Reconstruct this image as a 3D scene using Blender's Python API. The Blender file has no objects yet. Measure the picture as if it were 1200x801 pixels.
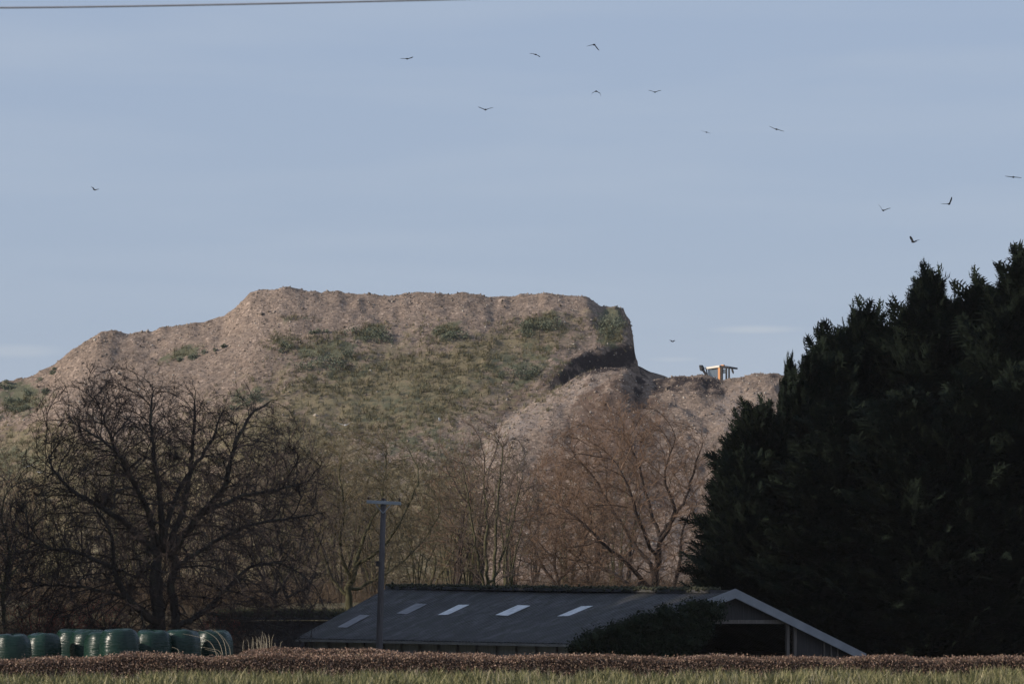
import bpy, math, random
import numpy as np
from mathutils import Vector, Matrix
R = math.radians
scene = bpy.context.scene
C = scene.collection
rng = np.random.default_rng(7)
random.seed(7)

# ------------------------------------------------------------------ camera
FPX, CX, CY, EYE, HORIZ = 6667.0, 600.0, 400.5, 1.7, 725.0
PITCH = math.atan((HORIZ - CY) / FPX)
cam = bpy.data.cameras.new('camera'); camo = bpy.data.objects.new('camera', cam); C.objects.link(camo)
cam.sensor_width = 36; cam.lens = 200; cam.clip_start = 1; cam.clip_end = 12000
camo.location = (0, 0, EYE); camo.rotation_euler = (math.pi / 2 + PITCH, 0, 0)
cam.dof.use_dof = True; cam.dof.focus_distance = 420; cam.dof.aperture_fstop = 6.3
scene.camera = camo
cp, sp = math.cos(PITCH), math.sin(PITCH)

def P(px, py, Y):
    """point of the place seen at (px,py) at the distance Y"""
    a, b = (px - CX) / FPX, (CY - py) / FPX
    y, z = cp - b * sp, sp + b * cp
    return Vector((a / y * Y, Y, EYE + z / y * Y))

def proj(x, y, z):
    z = z - EYE
    f = y * cp + z * sp; u = -y * sp + z * cp
    return CX + FPX * x / f, CY - FPX * u / f

# ------------------------------------------------------------------ noise
def _hash(ix, iy, seed):
    h = (ix.astype(np.int64) * 374761393 + iy.astype(np.int64) * 668265263 + seed * 1442695041) & 0xffffffff
    h = ((h ^ (h >> 13)) * 1274126177) & 0xffffffff
    return ((h ^ (h >> 16)) & 0xffff) / 65535.0
def vn(x, y, seed=0):
    x = np.asarray(x, float); y = np.asarray(y, float)
    ix, iy = np.floor(x), np.floor(y); fx, fy = x - ix, y - iy
    fx = fx * fx * fx * (fx * (fx * 6 - 15) + 10); fy = fy * fy * fy * (fy * (fy * 6 - 15) + 10)
    a, b = _hash(ix, iy, seed), _hash(ix + 1, iy, seed); c, d = _hash(ix, iy + 1, seed), _hash(ix + 1, iy + 1, seed)
    return (a + (b - a) * fx) * (1 - fy) + (c + (d - c) * fx) * fy - .5
def fbm(x, y, seed=0, oct=4, gain=.5):
    s, amp, out = 1.0, 1.0, 0
    for k in range(oct):
        out = out + amp * vn(x * s + 17.3 * k, y * s - 9.1 * k, seed + k * 13); s *= 2.03; amp *= gain
    return out

# ------------------------------------------------------------------ mesh helpers
def mesh_np(name, verts, faces, mat=None, parent=None, smooth=False):
    """verts Nx3; faces: list of index arrays (M x k)"""
    me = bpy.data.meshes.new(name)
    verts = np.asarray(verts, np.float32)
    me.vertices.add(len(verts)); me.vertices.foreach_set('co', verts.ravel())
    loops, starts, pos = [], [], 0
    for f in faces:
        f = np.asarray(f, np.int32)
        if len(f) == 0: continue
        k = f.shape[1]; loops.append(f.ravel()); starts.append(pos + np.arange(len(f)) * k); pos += f.size
    loops = np.concatenate(loops).astype(np.int32); starts = np.concatenate(starts).astype(np.int32)
    me.loops.add(len(loops)); me.loops.foreach_set('vertex_index', loops)
    me.polygons.add(len(starts)); me.polygons.foreach_set('loop_start', starts)
    if smooth: me.polygons.foreach_set('use_smooth', np.ones(len(starts), bool))
    me.update(calc_edges=True); me.validate()
    if mat: me.materials.append(mat)
    o = bpy.data.objects.new(name, me); C.objects.link(o)
    if parent is not None: o.parent = parent
    return o

class MB:
    def __init__(s): s.v, s.f = [], []
    def add(s, v, f):
        n = len(s.v); s.v += [tuple(p) for p in v]; s.f += [tuple(i + n for i in q) for q in f]
    def box(s, c, size, rot=None):
        sx, sy, sz = (k / 2 for k in size)
        v = [Vector((x, y, z)) for x in (-sx, sx) for y in (-sy, sy) for z in (-sz, sz)]
        if rot is not None: v = [rot @ p for p in v]
        s.add([p + Vector(c) for p in v], [(0, 1, 3, 2), (4, 6, 7, 5), (0, 4, 5, 1), (2, 3, 7, 6), (0, 2, 6, 4), (1, 5, 7, 3)])
    def beam(s, a, b, w, h, up=(0, 0, 1)):
        a, b, up = Vector(a), Vector(b), Vector(up)
        d = (b - a).normalized(); x = d.cross(up).normalized(); z = x.cross(d)
        v = [p + x * (w / 2 * i) + z * (h / 2 * j) for p in (a, b) for i in (-1, 1) for j in (-1, 1)]
        s.add(v, [(0, 1, 3, 2), (4, 6, 7, 5), (0, 4, 5, 1), (2, 3, 7, 6), (0, 2, 6, 4), (1, 5, 7, 3)])
    def slab(s, pts, off):
        pts = [Vector(p) for p in pts]; n = len(pts); off = Vector(off)
        s.add(pts + [p + off for p in pts], [tuple(range(n)), tuple(range(2 * n - 1, n - 1, -1))] +
              [(i, i + n, (i + 1) % n + n, (i + 1) % n) for i in range(n)])
    def tube(s, pts, rad, n=10, cap=True):
        pts = [Vector(p) for p in pts]; base = len(s.v); m = len(pts)
        if not hasattr(rad, '__len__'): rad = [rad] * m
        for i, p in enumerate(pts):
            d = (pts[min(i + 1, m - 1)] - pts[max(i - 1, 0)]).normalized()
            u = d.cross(Vector((0, 1, 0)) if abs(d.y) < .9 else Vector((1, 0, 0))).normalized(); w = d.cross(u)
            for k in range(n):
                a = 2 * math.pi * k / n; s.v.append(tuple(p + (u * math.cos(a) + w * math.sin(a)) * rad[i]))
        for i in range(m - 1):
            for k in range(n):
                a, b = base + i * n + k, base + i * n + (k + 1) % n
                s.f.append((a, b, b + n, a + n))
        if cap:
            s.f.append(tuple(base + k for k in range(n))[::-1]); s.f.append(tuple(base + (m - 1) * n + k for k in range(n)))
    def build(s, name, mat=None, parent=None, smooth=False, bevel=0):
        me = bpy.data.meshes.new(name); me.from_pydata(s.v, [], s.f); me.update()
        if smooth:
            for p in me.polygons: p.use_smooth = True
        if mat: me.materials.append(mat)
        o = bpy.data.objects.new(name, me); C.objects.link(o)
        if parent is not None: o.parent = parent
        if bevel:
            b = o.modifiers.new('bevel', 'BEVEL'); b.width = bevel; b.segments = 2; b.limit_method = 'ANGLE'
        return o

def thing(name, label, cat, loc=(0, 0, 0), rz=0, group=None):
    o = bpy.data.objects.new(name, None); C.objects.link(o); o.location = loc; o.rotation_euler = (0, 0, rz)
    o['label'] = label; o['category'] = cat
    if group: o['group'] = group
    return o
def tag(o, label, cat, group=None, kind=None):
    o['label'] = label; o['category'] = cat
    if group: o['group'] = group
    if kind: o['kind'] = kind
    return o
def copy_thing(src, loc, rz=0, scale=(1, 1, 1), label=None, group=None):
    r = src.copy(); C.objects.link(r); r.location = loc; r.rotation_euler = (0, 0, rz); r.scale = scale
    if label: r['label'] = label
    if group: r['group'] = group
    for ch in list(src.children):
        c = ch.copy(); C.objects.link(c); c.parent = r
        for g in ch.children:
            d = g.copy(); C.objects.link(d); d.parent = c
    return r

def frames(d, roll):
    """rotation matrices with x axis along d (N,3) and random roll"""
    d = d / np.linalg.norm(d, axis=1, keepdims=True)
    ref = np.where(np.abs(d[:, 2:3]) > .95, np.array([[1., 0, 0]]), np.array([[0, 0, 1.]]))
    s = np.cross(ref, d); s /= np.linalg.norm(s, axis=1, keepdims=True); u = np.cross(d, s)
    c, n = np.cos(roll)[:, None], np.sin(roll)[:, None]
    return np.stack([d, s * c + u * n, -s * n + u * c], axis=2)
def scatter(tv, tf, pos, M, sc):
    """instances of one template joined in arrays"""
    tv = np.asarray(tv, float); N, n = len(pos), len(tv)
    sc = np.asarray(sc, float); sc = sc[:, None, None] if sc.ndim == 1 else sc[:, None, :]
    v = np.einsum('nij,nkj->nki', M, tv[None] * sc) + pos[:, None, :]
    tf = np.asarray(tf); f = (tf[None] + (np.arange(N) * n)[:, None, None]).reshape(-1, tf.shape[1])
    return v.reshape(-1, 3), f
def join(parts):
    vs, fs, n = [], [], 0
    for v, f in parts:
        vs.append(v); fs.append(np.asarray(f) + n); n += len(v)
    return np.concatenate(vs), fs
def tubes_np(polys, sides):
    """polys: list of (pts, radii); all as one tube set"""
    if not polys: return np.zeros((0, 3)), np.zeros((0, 4), int)
    ln = np.array([len(p[0]) for p in polys]); pts = np.concatenate([np.asarray(p[0], float) for p in polys])
    rad = np.concatenate([np.asarray(p[1], float) for p in polys])
    N = len(pts); st = np.concatenate([[0], np.cumsum(ln)[:-1]]); en = st + ln - 1
    nx = np.minimum(np.arange(N) + 1, N - 1); nx[en] = en; pv = np.maximum(np.arange(N) - 1, 0); pv[st] = st
    t = pts[nx] - pts[pv]; t /= np.maximum(np.linalg.norm(t, axis=1, keepdims=True), 1e-9)
    ref = np.where(np.abs(t[:, 1:2]) > .9, np.array([[1., 0, 0]]), np.array([[0, 1., 0]]))
    u = np.cross(t, ref); u /= np.linalg.norm(u, axis=1, keepdims=True); w = np.cross(t, u)
    a = np.arange(sides) * 2 * np.pi / sides
    v = pts[:, None] + rad[:, None, None] * (u[:, None] * np.cos(a)[None, :, None] + w[:, None] * np.sin(a)[None, :, None])
    ok = np.ones(N, bool); ok[en] = False; i = np.nonzero(ok)[0][:, None] * sides; k = np.arange(sides)[None]; k2 = (k + 1) % sides
    f = np.stack([i + k, i + k2, i + sides + k2, i + sides + k], axis=2).reshape(-1, 4)
    return v.reshape(-1, 3), f

# ------------------------------------------------------------------ materials
def new_mat(name):
    m = bpy.data.materials.new(name); m.use_nodes = True
    nt = m.node_tree; b = nt.nodes['Principled BSDF']
    return m, nt, b
def N(nt, typ, **kw):
    n = nt.nodes.new(typ)
    for k, v in kw.items():
        if k in n.inputs.keys(): n.inputs[k].default_value = v
        else: setattr(n, k, v)
    return n
def ramp(nt, stops, fac):
    r = nt.nodes.new('ShaderNodeValToRGB'); e = r.color_ramp.elements
    while len(e) < len(stops): e.new(.5)
    for el, (p, c) in zip(e, stops): el.position = p; el.color = (*c, 1) if len(c) == 3 else c
    nt.links.new(fac, r.inputs[0]); return r.outputs[0]
def mixc(nt, fac, a, b, blend='MIX'):
    m = nt.nodes.new('ShaderNodeMix'); m.data_type = 'RGBA'; m.blend_type = blend
    for sock, val in ((m.inputs[0], fac), (m.inputs[6], a), (m.inputs[7], b)):
        if isinstance(val, (int, float)): sock.default_value = val
        elif isinstance(val, tuple): sock.default_value = (*val, 1)
        else: nt.links.new(val, sock)
    return m.outputs[2]
def tri_mat(name, cols, scale=1.0, rough=.85, bump=.3, island=0.0, detail=6, spec=.2, bump_dist=.05, coords='Object', stretch=None):
    """noise between colours, optional tint for each island, bump"""
    m, nt, b = new_mat(name)
    tc = N(nt, 'ShaderNodeTexCoord'); src = tc.outputs[coords]
    if stretch:
        mp = N(nt, 'ShaderNodeMapping'); mp.inputs['Scale'].default_value = stretch; nt.links.new(src, mp.inputs[0]); src = mp.outputs[0]
    n = N(nt, 'ShaderNodeTexNoise', Scale=scale, Detail=detail, Roughness=.6); nt.links.new(src, n.inputs['Vector'])
    k = len(cols)
    if island > 0:
        g = N(nt, 'ShaderNodeNewGeometry')
        mm = N(nt, 'ShaderNodeMath', operation='MULTIPLY_ADD'); nt.links.new(g.outputs['Random Per Island'], mm.inputs[0])
        mm.inputs[1].default_value = island
        m2 = N(nt, 'ShaderNodeMath', operation='MULTIPLY_ADD'); nt.links.new(n.outputs[0], m2.inputs[0]); m2.inputs[1].default_value = 1 - island
        m2.inputs[2].default_value = 0; nt.links.new(m2.outputs[0], mm.inputs[2]); fac = mm.outputs[0]
        stops = [(.12 + .76 * i / (k - 1), c) for i, c in enumerate(cols)]
    else:
        fac = n.outputs[0]; stops = [(.3 + .4 * i / (k - 1), c) for i, c in enumerate(cols)]
    nt.links.new(ramp(nt, stops, fac), b.inputs['Base Color'])
    b.inputs['Roughness'].default_value = rough; b.inputs['Specular IOR Level'].default_value = spec
    if bump:
        bp = N(nt, 'ShaderNodeBump', Strength=bump, Distance=bump_dist); nt.links.new(n.outputs[0], bp.inputs['Height']); nt.links.new(bp.outputs[0], b.inputs['Normal'])
    return m

M = {}
M['bark_dark'] = tri_mat('dark_bark', [(.028, .022, .02), (.055, .045, .038), (.075, .07, .05)], 3, bump=.6, stretch=(1, 1, .3))
M['twig_dark'] = tri_mat('dark_twigs', [(.030, .022, .021), (.055, .042, .037)], 1.2, bump=0, island=.5)
M['bark_green'] = tri_mat('mossy_bark', [(.045, .042, .025), (.085, .08, .04), (.11, .10, .07)], 2, bump=.5, stretch=(1, 1, .3))
M['twig_brown'] = tri_mat('brown_twigs', [(.085, .068, .04), (.155, .125, .075)], .8, bump=0, island=.5)
M['bark_red'] = tri_mat('russet_bark', [(.03, .022, .02), (.06, .045, .038)], 2, bump=.5, stretch=(1, 1, .3))
M['twig_red'] = tri_mat('russet_twigs', [(.13, .08, .055), (.21, .14, .095)], .8, bump=0, island=.5)
M['twig_purple'] = tri_mat('purple_grey_twigs', [(.075, .058, .05), (.13, .10, .08)], .8, bump=0, island=.5)
M['dogwood'] = tri_mat('red_stems', [(.16, .04, .03), (.26, .07, .05)], .8, bump=0, island=.5)
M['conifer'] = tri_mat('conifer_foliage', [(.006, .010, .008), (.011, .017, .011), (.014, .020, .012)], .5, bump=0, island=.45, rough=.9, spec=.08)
M['ivy'] = tri_mat('ivy_leaves', [(.008, .013, .008), (.016, .023, .012), (.028, .036, .017)], .8, bump=0, island=.5, rough=.8, spec=.1)
M['shrub'] = tri_mat('shrub_leaves', [(.085, .10, .07), (.125, .145, .10), (.18, .19, .135)], .6, bump=0, island=.5, rough=.8)
M['beech'] = tri_mat('beech_leaves', [(.06, .036, .026), (.17, .10, .07), (.42, .29, .22), (.12, .10, .055)], 1.1, bump=0, island=.7, rough=.65)
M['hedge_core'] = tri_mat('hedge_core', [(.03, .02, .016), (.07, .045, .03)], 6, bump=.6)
M['straw'] = tri_mat('straw', [(.38, .32, .22), (.5, .44, .33)], 1, bump=0, island=.6)
M['grass'] = tri_mat('grass_blades', [(.022, .028, .013), (.085, .095, .036), (.23, .21, .095), (.48, .42, .27)], .9, bump=0, island=.5, rough=.7)
M['hillgrass'] = tri_mat('hill_grass', [(.085, .09, .045), (.17, .15, .085), (.27, .23, .145)], .3, bump=0, island=.55, rough=.9)
M['stone'] = tri_mat('rubble_stone', [(.10, .08, .062), (.19, .15, .12), (.26, .21, .17), (.42, .38, .33)], .2, bump=0, island=.8, rough=.9)
M['bramble'] = tri_mat('undergrowth', [(.06, .04, .032), (.12, .085, .06), (.17, .13, .075)], .1, bump=0, island=.55, rough=.9)
M['concrete'] = tri_mat('old_concrete', [(.16, .15, .135), (.26, .245, .22)], 2, bump=.4)
M['limewash'] = tri_mat('worn_limewash', [(.38, .36, .345), (.62, .59, .56)], 3, bump=.4, stretch=(3, 3, .6))
M['board'] = tri_mat('painted_bargeboard', [(.20, .21, .23), (.27, .28, .30)], 1.5, bump=.2, rough=.5)
M['cladding'] = tri_mat('dark_cladding', [(.035, .033, .035), (.06, .055, .055)], 3, bump=.4, stretch=(8, 8, .3))
M['timber'] = tri_mat('weathered_timber', [(.10, .085, .075), (.18, .155, .14)], 4, bump=.6, stretch=(4, 4, .4))
M['pole'] = tri_mat('pole_timber', [(.075, .067, .068), (.145, .13, .13)], 6, bump=.6, stretch=(5, 5, .25))
M['galv'] = tri_mat('galvanised_steel', [(.24, .26, .28), (.34, .36, .38)], 5, bump=.1, rough=.5)
M['ceramic'] = tri_mat('brown_ceramic', [(.05, .03, .025), (.07, .04, .03)], 5, bump=0, rough=.25)
M['moss'] = tri_mat('roof_moss', [(.03, .032, .02), (.07, .07, .04)], 3, bump=.4, island=.4)
M['yellow'] = tri_mat('machine_yellow', [(.62, .42, .18), (.72, .55, .30)], 3, bump=0, rough=.5)
M['orange'] = tri_mat('orange_paint', [(.66, .30, .13), (.74, .38, .18)], 3, bump=0, rough=.5)
M['cream'] = tri_mat('cream_roof', [(.82, .76, .64), (.88, .84, .74)], 2, bump=0, rough=.5)
M['blacksteel'] = tri_mat('black_steel', [(.02, .02, .022), (.04, .04, .045)], 3, bump=0, rough=.6)
M['crow'] = tri_mat('crow_feathers', [(.012, .013, .017), (.025, .027, .034)], 10, bump=0, rough=.6)
M['gull'] = tri_mat('gull_feathers', [(.75, .74, .72), (.85, .84, .82)], 10, bump=0, rough=.8)
M['wire'] = tri_mat('aluminium_wire', [(.42, .40, .40), (.5, .48, .48)], 3, bump=0, rough=.6)

def glass_mat():
    m, nt, b = new_mat('cab_glass'); b.inputs['Base Color'].default_value = (.10, .13, .15, 1); b.inputs['Roughness'].default_value = .08
    b.inputs['Alpha'].default_value = .55; return m
M['glass'] = glass_mat()

def bale_mat():
    m, nt, b = new_mat('bale_wrap'); tc = N(nt, 'ShaderNodeTexCoord')
    n = N(nt, 'ShaderNodeTexNoise', Scale=1.4, Detail=4); nt.links.new(tc.outputs['Object'], n.inputs['Vector'])
    nt.links.new(ramp(nt, [(.3, (.005, .019, .014)), (.7, (.010, .034, .024))], n.outputs[0]), b.inputs['Base Color'])
    mp = N(nt, 'ShaderNodeMapping'); mp.inputs['Scale'].default_value = (1, 1, 7); nt.links.new(tc.outputs['Object'], mp.inputs[0])
    n2 = N(nt, 'ShaderNodeTexNoise', Scale=2.2, Detail=5, Distortion=1.0); nt.links.new(mp.outputs[0], n2.inputs['Vector'])
    bp = N(nt, 'ShaderNodeBump', Strength=.55, Distance=.04); nt.links.new(n2.outputs[0], bp.inputs['Height']); nt.links.new(bp.outputs[0], b.inputs['Normal'])
    b.inputs['Specular IOR Level'].default_value = .32
    nt.links.new(ramp(nt, [(.3, (.20,) * 3), (.7, (.40,) * 3)], n2.outputs[0]), b.inputs['Roughness'])
    return m
M['bale'] = bale_mat()

def roof_mat():
    m, nt, b = new_mat('fibre_cement_roof'); tc = N(nt, 'ShaderNodeTexCoord')
    n = N(nt, 'ShaderNodeTexNoise', Scale=.6, Detail=8, Roughness=.78); nt.links.new(tc.outputs['Object'], n.inputs['Vector'])
    c = ramp(nt, [(.36, (.016, .015, .015)), (.5, (.046, .044, .047)), (.64, (.105, .10, .108))], n.outputs[0])
    n2 = N(nt, 'ShaderNodeTexNoise', Scale=1.6, Detail=6, Roughness=.75); nt.links.new(tc.outputs['Object'], n2.inputs['Vector'])
    f = ramp(nt, [(.48, (0, 0, 0)), (.6, (1, 1, 1))], n2.outputs[0])
    at = N(nt, 'ShaderNodeAttribute', attribute_name='ridge')
    cx = N(nt, 'ShaderNodeCombineXYZ'); nt.links.new(at.outputs['Fac'], cx.inputs[0])
    n3 = N(nt, 'ShaderNodeTexNoise', Scale=1.6, Detail=5, Roughness=.8); nt.links.new(cx.outputs[0], n3.inputs['Vector'])
    st = ramp(nt, [(.35, (.55, .54, .52)), (.5, (1, 1, 1)), (.65, (1.45, 1.42, 1.4))], n3.outputs[0])
    nt.links.new(mixc(nt, .8, mixc(nt, f, c, (.024, .025, .018)), st, 'MULTIPLY'), b.inputs['Base Color'])
    w = N(nt, 'ShaderNodeMath', operation='SINE'); ml = N(nt, 'ShaderNodeMath', operation='MULTIPLY'); ml.inputs[1].default_value = 21
    nt.links.new(at.outputs['Fac'], ml.inputs[0]); nt.links.new(ml.outputs[0], w.inputs[0])
    bp = N(nt, 'ShaderNodeBump', Strength=1.0, Distance=.12); nt.links.new(w.outputs[0], bp.inputs['Height'])
    bp2 = N(nt, 'ShaderNodeBump', Strength=.5, Distance=.04); nt.links.new(n2.outputs[0], bp2.inputs['Height']); nt.links.new(bp.outputs[0], bp2.inputs['Normal'])
    nt.links.new(bp2.outputs[0], b.inputs['Normal']); b.inputs['Roughness'].default_value = .75
    return m
M['roof'] = roof_mat()
def skylight_mat():
    m, nt, b = new_mat('translucent_sheet'); tc = N(nt, 'ShaderNodeTexCoord')
    n = N(nt, 'ShaderNodeTexNoise', Scale=2.5, Detail=6, Roughness=.7); nt.links.new(tc.outputs['Object'], n.inputs['Vector'])
    nt.links.new(ramp(nt, [(.3, (.28, .29, .30)), (.6, (.62, .63, .64))], n.outputs[0]), b.inputs['Base Color'])
    b.inputs['Roughness'].default_value = .35; return m
M['skylight'] = skylight_mat()
M['skylight_dirty'] = tri_mat('dirty_sheet', [(.09, .09, .10), (.22, .22, .235)], 2.0, bump=.1, rough=.5)

def hill_mat():
    m, nt, b = new_mat('spoil_earth'); tc = N(nt, 'ShaderNodeTexCoord'); O = tc.outputs['Object']
    def noise(s, d=6, r=.65, vec=None):
        n = N(nt, 'ShaderNodeTexNoise', Scale=s, Detail=d, Roughness=r); nt.links.new(vec or O, n.inputs['Vector']); return n.outputs[0]
    at = N(nt, 'ShaderNodeAttribute', attribute_name='zone'); sep = N(nt, 'ShaderNodeSeparateColor'); nt.links.new(at.outputs['Color'], sep.inputs[0])
    at2 = N(nt, 'ShaderNodeAttribute', attribute_name='zone_b'); sep2 = N(nt, 'ShaderNodeSeparateColor'); nt.links.new(at2.outputs['Color'], sep2.inputs[0])
    big, mid, fine = noise(.09, 5), noise(.7, 6), noise(2.6, 4, .8)
    base = ramp(nt, [(.32, (.16, .121, .096)), (.52, (.245, .188, .150)), (.70, (.325, .255, .21))], mid)
    base = mixc(nt, .5, base, ramp(nt, [(.35, (.19, .149, .12)), (.65, (.295, .23, .187))], big))
    vor = N(nt, 'ShaderNodeTexVoronoi', Scale=4.2, Randomness=1.0); nt.links.new(O, vor.inputs['Vector'])
    vs = N(nt, 'ShaderNodeSeparateColor'); nt.links.new(vor.outputs['Color'], vs.inputs[0])
    clod = ramp(nt, [(.0, (.45, .45, .45)), (.3, (.85, .85, .85)), (.90, (1.2, 1.18, 1.15)), (.985, (1.8, 1.8, 1.8))], vs.outputs[0])
    base = mixc(nt, .75, base, clod, 'MULTIPLY')
    def layer(fac_sock, col_a, col_b, cur, sharp=(.38, .62), nz=mid):
        col = mixc(nt, fine, col_a, col_b)
        a = N(nt, 'ShaderNodeMath', operation='ADD'); nt.links.new(fac_sock, a.inputs[0])
        s = N(nt, 'ShaderNodeMath', operation='MULTIPLY_ADD'); nt.links.new(nz, s.inputs[0]); s.inputs[1].default_value = 2.0; s.inputs[2].default_value = -1.0
        nt.links.new(s.outputs[0], a.inputs[1])
        f = ramp(nt, [(sharp[0], (0, 0, 0)), (sharp[1], (1, 1, 1))], a.outputs[0])
        return mixc(nt, f, cur, col)
    base = layer(sep2.outputs[0], (.17, .14, .125), (.33, .29, .265), base, (.4, .9), fine)      # pale rubble
    base = layer(sep2.outputs[1], (.10, .07, .055), (.175, .122, .095), base)                     # red-brown earth
    base = layer(sep.outputs[1], (.15, .125, .075), (.26, .22, .14), base, (.3, .75))        # dry grass
    base = layer(sep.outputs[2], (.028, .022, .023), (.065, .053, .05), base, (.4, .7))           # dark soil; also scarp and crease shade put into the colour
    base = layer(sep.outputs[0], (.095, .10, .065), (.155, .15, .10), base, (.38, .66), mid)     # green weeds
    nt.links.new(base, b.inputs['Base Color']); b.inputs['Roughness'].default_value = .95; b.inputs['Specular IOR Level'].default_value = .1
    bp = N(nt, 'ShaderNodeBump', Strength=.7, Distance=.3); nt.links.new(mid, bp.inputs['Height'])
    bp2 = N(nt, 'ShaderNodeBump', Strength=.6, Distance=.1); nt.links.new(vs.outputs[0], bp2.inputs['Height']); nt.links.new(bp.outputs[0], bp2.inputs['Normal'])
    bp3 = N(nt, 'ShaderNodeBump', Strength=.8, Distance=.15); nt.links.new(fine, bp3.inputs['Height']); nt.links.new(bp2.outputs[0], bp3.inputs['Normal'])
    nt.links.new(bp3.outputs[0], b.inputs['Normal'])
    return m
M['hill'] = hill_mat()
M['ground'] = tri_mat('field_earth', [(.07, .055, .035), (.11, .10, .05), (.15, .12, .08)], .3, bump=.6, detail=8, bump_dist=.1)

# ------------------------------------------------------------------ ground
def sstep(a, b, x):
    t = np.clip((x - a) / (b - a), 0, 1); return t * t * (3 - 2 * t)
def ground_z(x, y):
    x = np.asarray(x, float); y = np.asarray(y, float)
    z = .12 * np.exp(-((y - 118) / 30) ** 2)
    pit = sstep(222, 236, y) * (1 - sstep(272, 286, y)) * sstep(-13, -8, x + 0 * y)
    z = z - 1.9 * pit
    z = z + sstep(268, 290, y) * 2.6 * (1 - .0 * x) + sstep(300, 520, y) * 1.2
    z = z + fbm(x / 6, y / 6, 3) * .18 * sstep(60, 100, y) * (1 - .7 * sstep(140, 150, y) * (1 - sstep(215, 230, y)))
    return z
def gz(x, y): return float(ground_z(np.array([x]), np.array([y]))[0])

xs = np.concatenate([-np.geomspace(3500, 62, 26), np.arange(-60, 60.1, .75), np.geomspace(62, 3500, 26)])
ys = np.concatenate([-np.geomspace(400, 5, 8), np.arange(0, 95, 5), np.arange(95, 175, .6), np.arange(175, 310, .9), np.arange(310, 560, 4), np.geomspace(562, 9000, 30)])
X, Y = np.meshgrid(xs, ys); Z = ground_z(X, Y)
def grid_faces(ny, nx):
    i = np.arange(ny - 1)[:, None] * nx + np.arange(nx - 1)[None]
    return np.stack([i, i + 1, i + nx + 1, i + nx], axis=2).reshape(-1, 4)
g = mesh_np('ground', np.stack([X, Y, Z], 2).reshape(-1, 3), [grid_faces(*X.shape)], M['ground'], smooth=True); g['kind'] = 'structure'

# ------------------------------------------------------------------ spoil hill
CREST = [(-900, 640), (-400, 560), (-150, 490), (-40, 462), (0, 447), (30, 444), (60, 432), (85, 410), (118, 391), (133, 388), (150, 391), (175, 389), (205, 381), (235, 377), (252, 373),
         (262, 372), (275, 360), (292, 344), (320, 338), (350, 338), (375, 341), (395, 340), (410, 343), (445, 346), (490, 344), (540, 344), (580, 349),
         (610, 347), (640, 345), (675, 346), (690, 350), (704, 360), (715, 361), (724, 359), (729, 361), (2000, 361)]
cpx = np.array([c[0] for c in CREST], float); cpy = np.array([c[1] for c in CREST], float)
YC = 600.0
cX = (cpx - CX) / FPX * YC; cZ = EYE + (HORIZ - cpy) / FPX * YC
SP = [(640, 452), (672, 445), (690, 436), (712, 433), (735, 433), (750, 442), (765, 447), (800, 442), (822, 436), (832, 440), (845, 445), (866, 443), (880, 438), (895, 436), (920, 438), (970, 436), (1050, 442), (1200, 440), (1500, 470), (2200, 640)]
YS = 577.0
sX = (np.array([c[0] for c in SP], float) - CX) / FPX * YS; sZ = EYE + (HORIZ - np.array([c[1] for c in SP], float)) / FPX * YS

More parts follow.
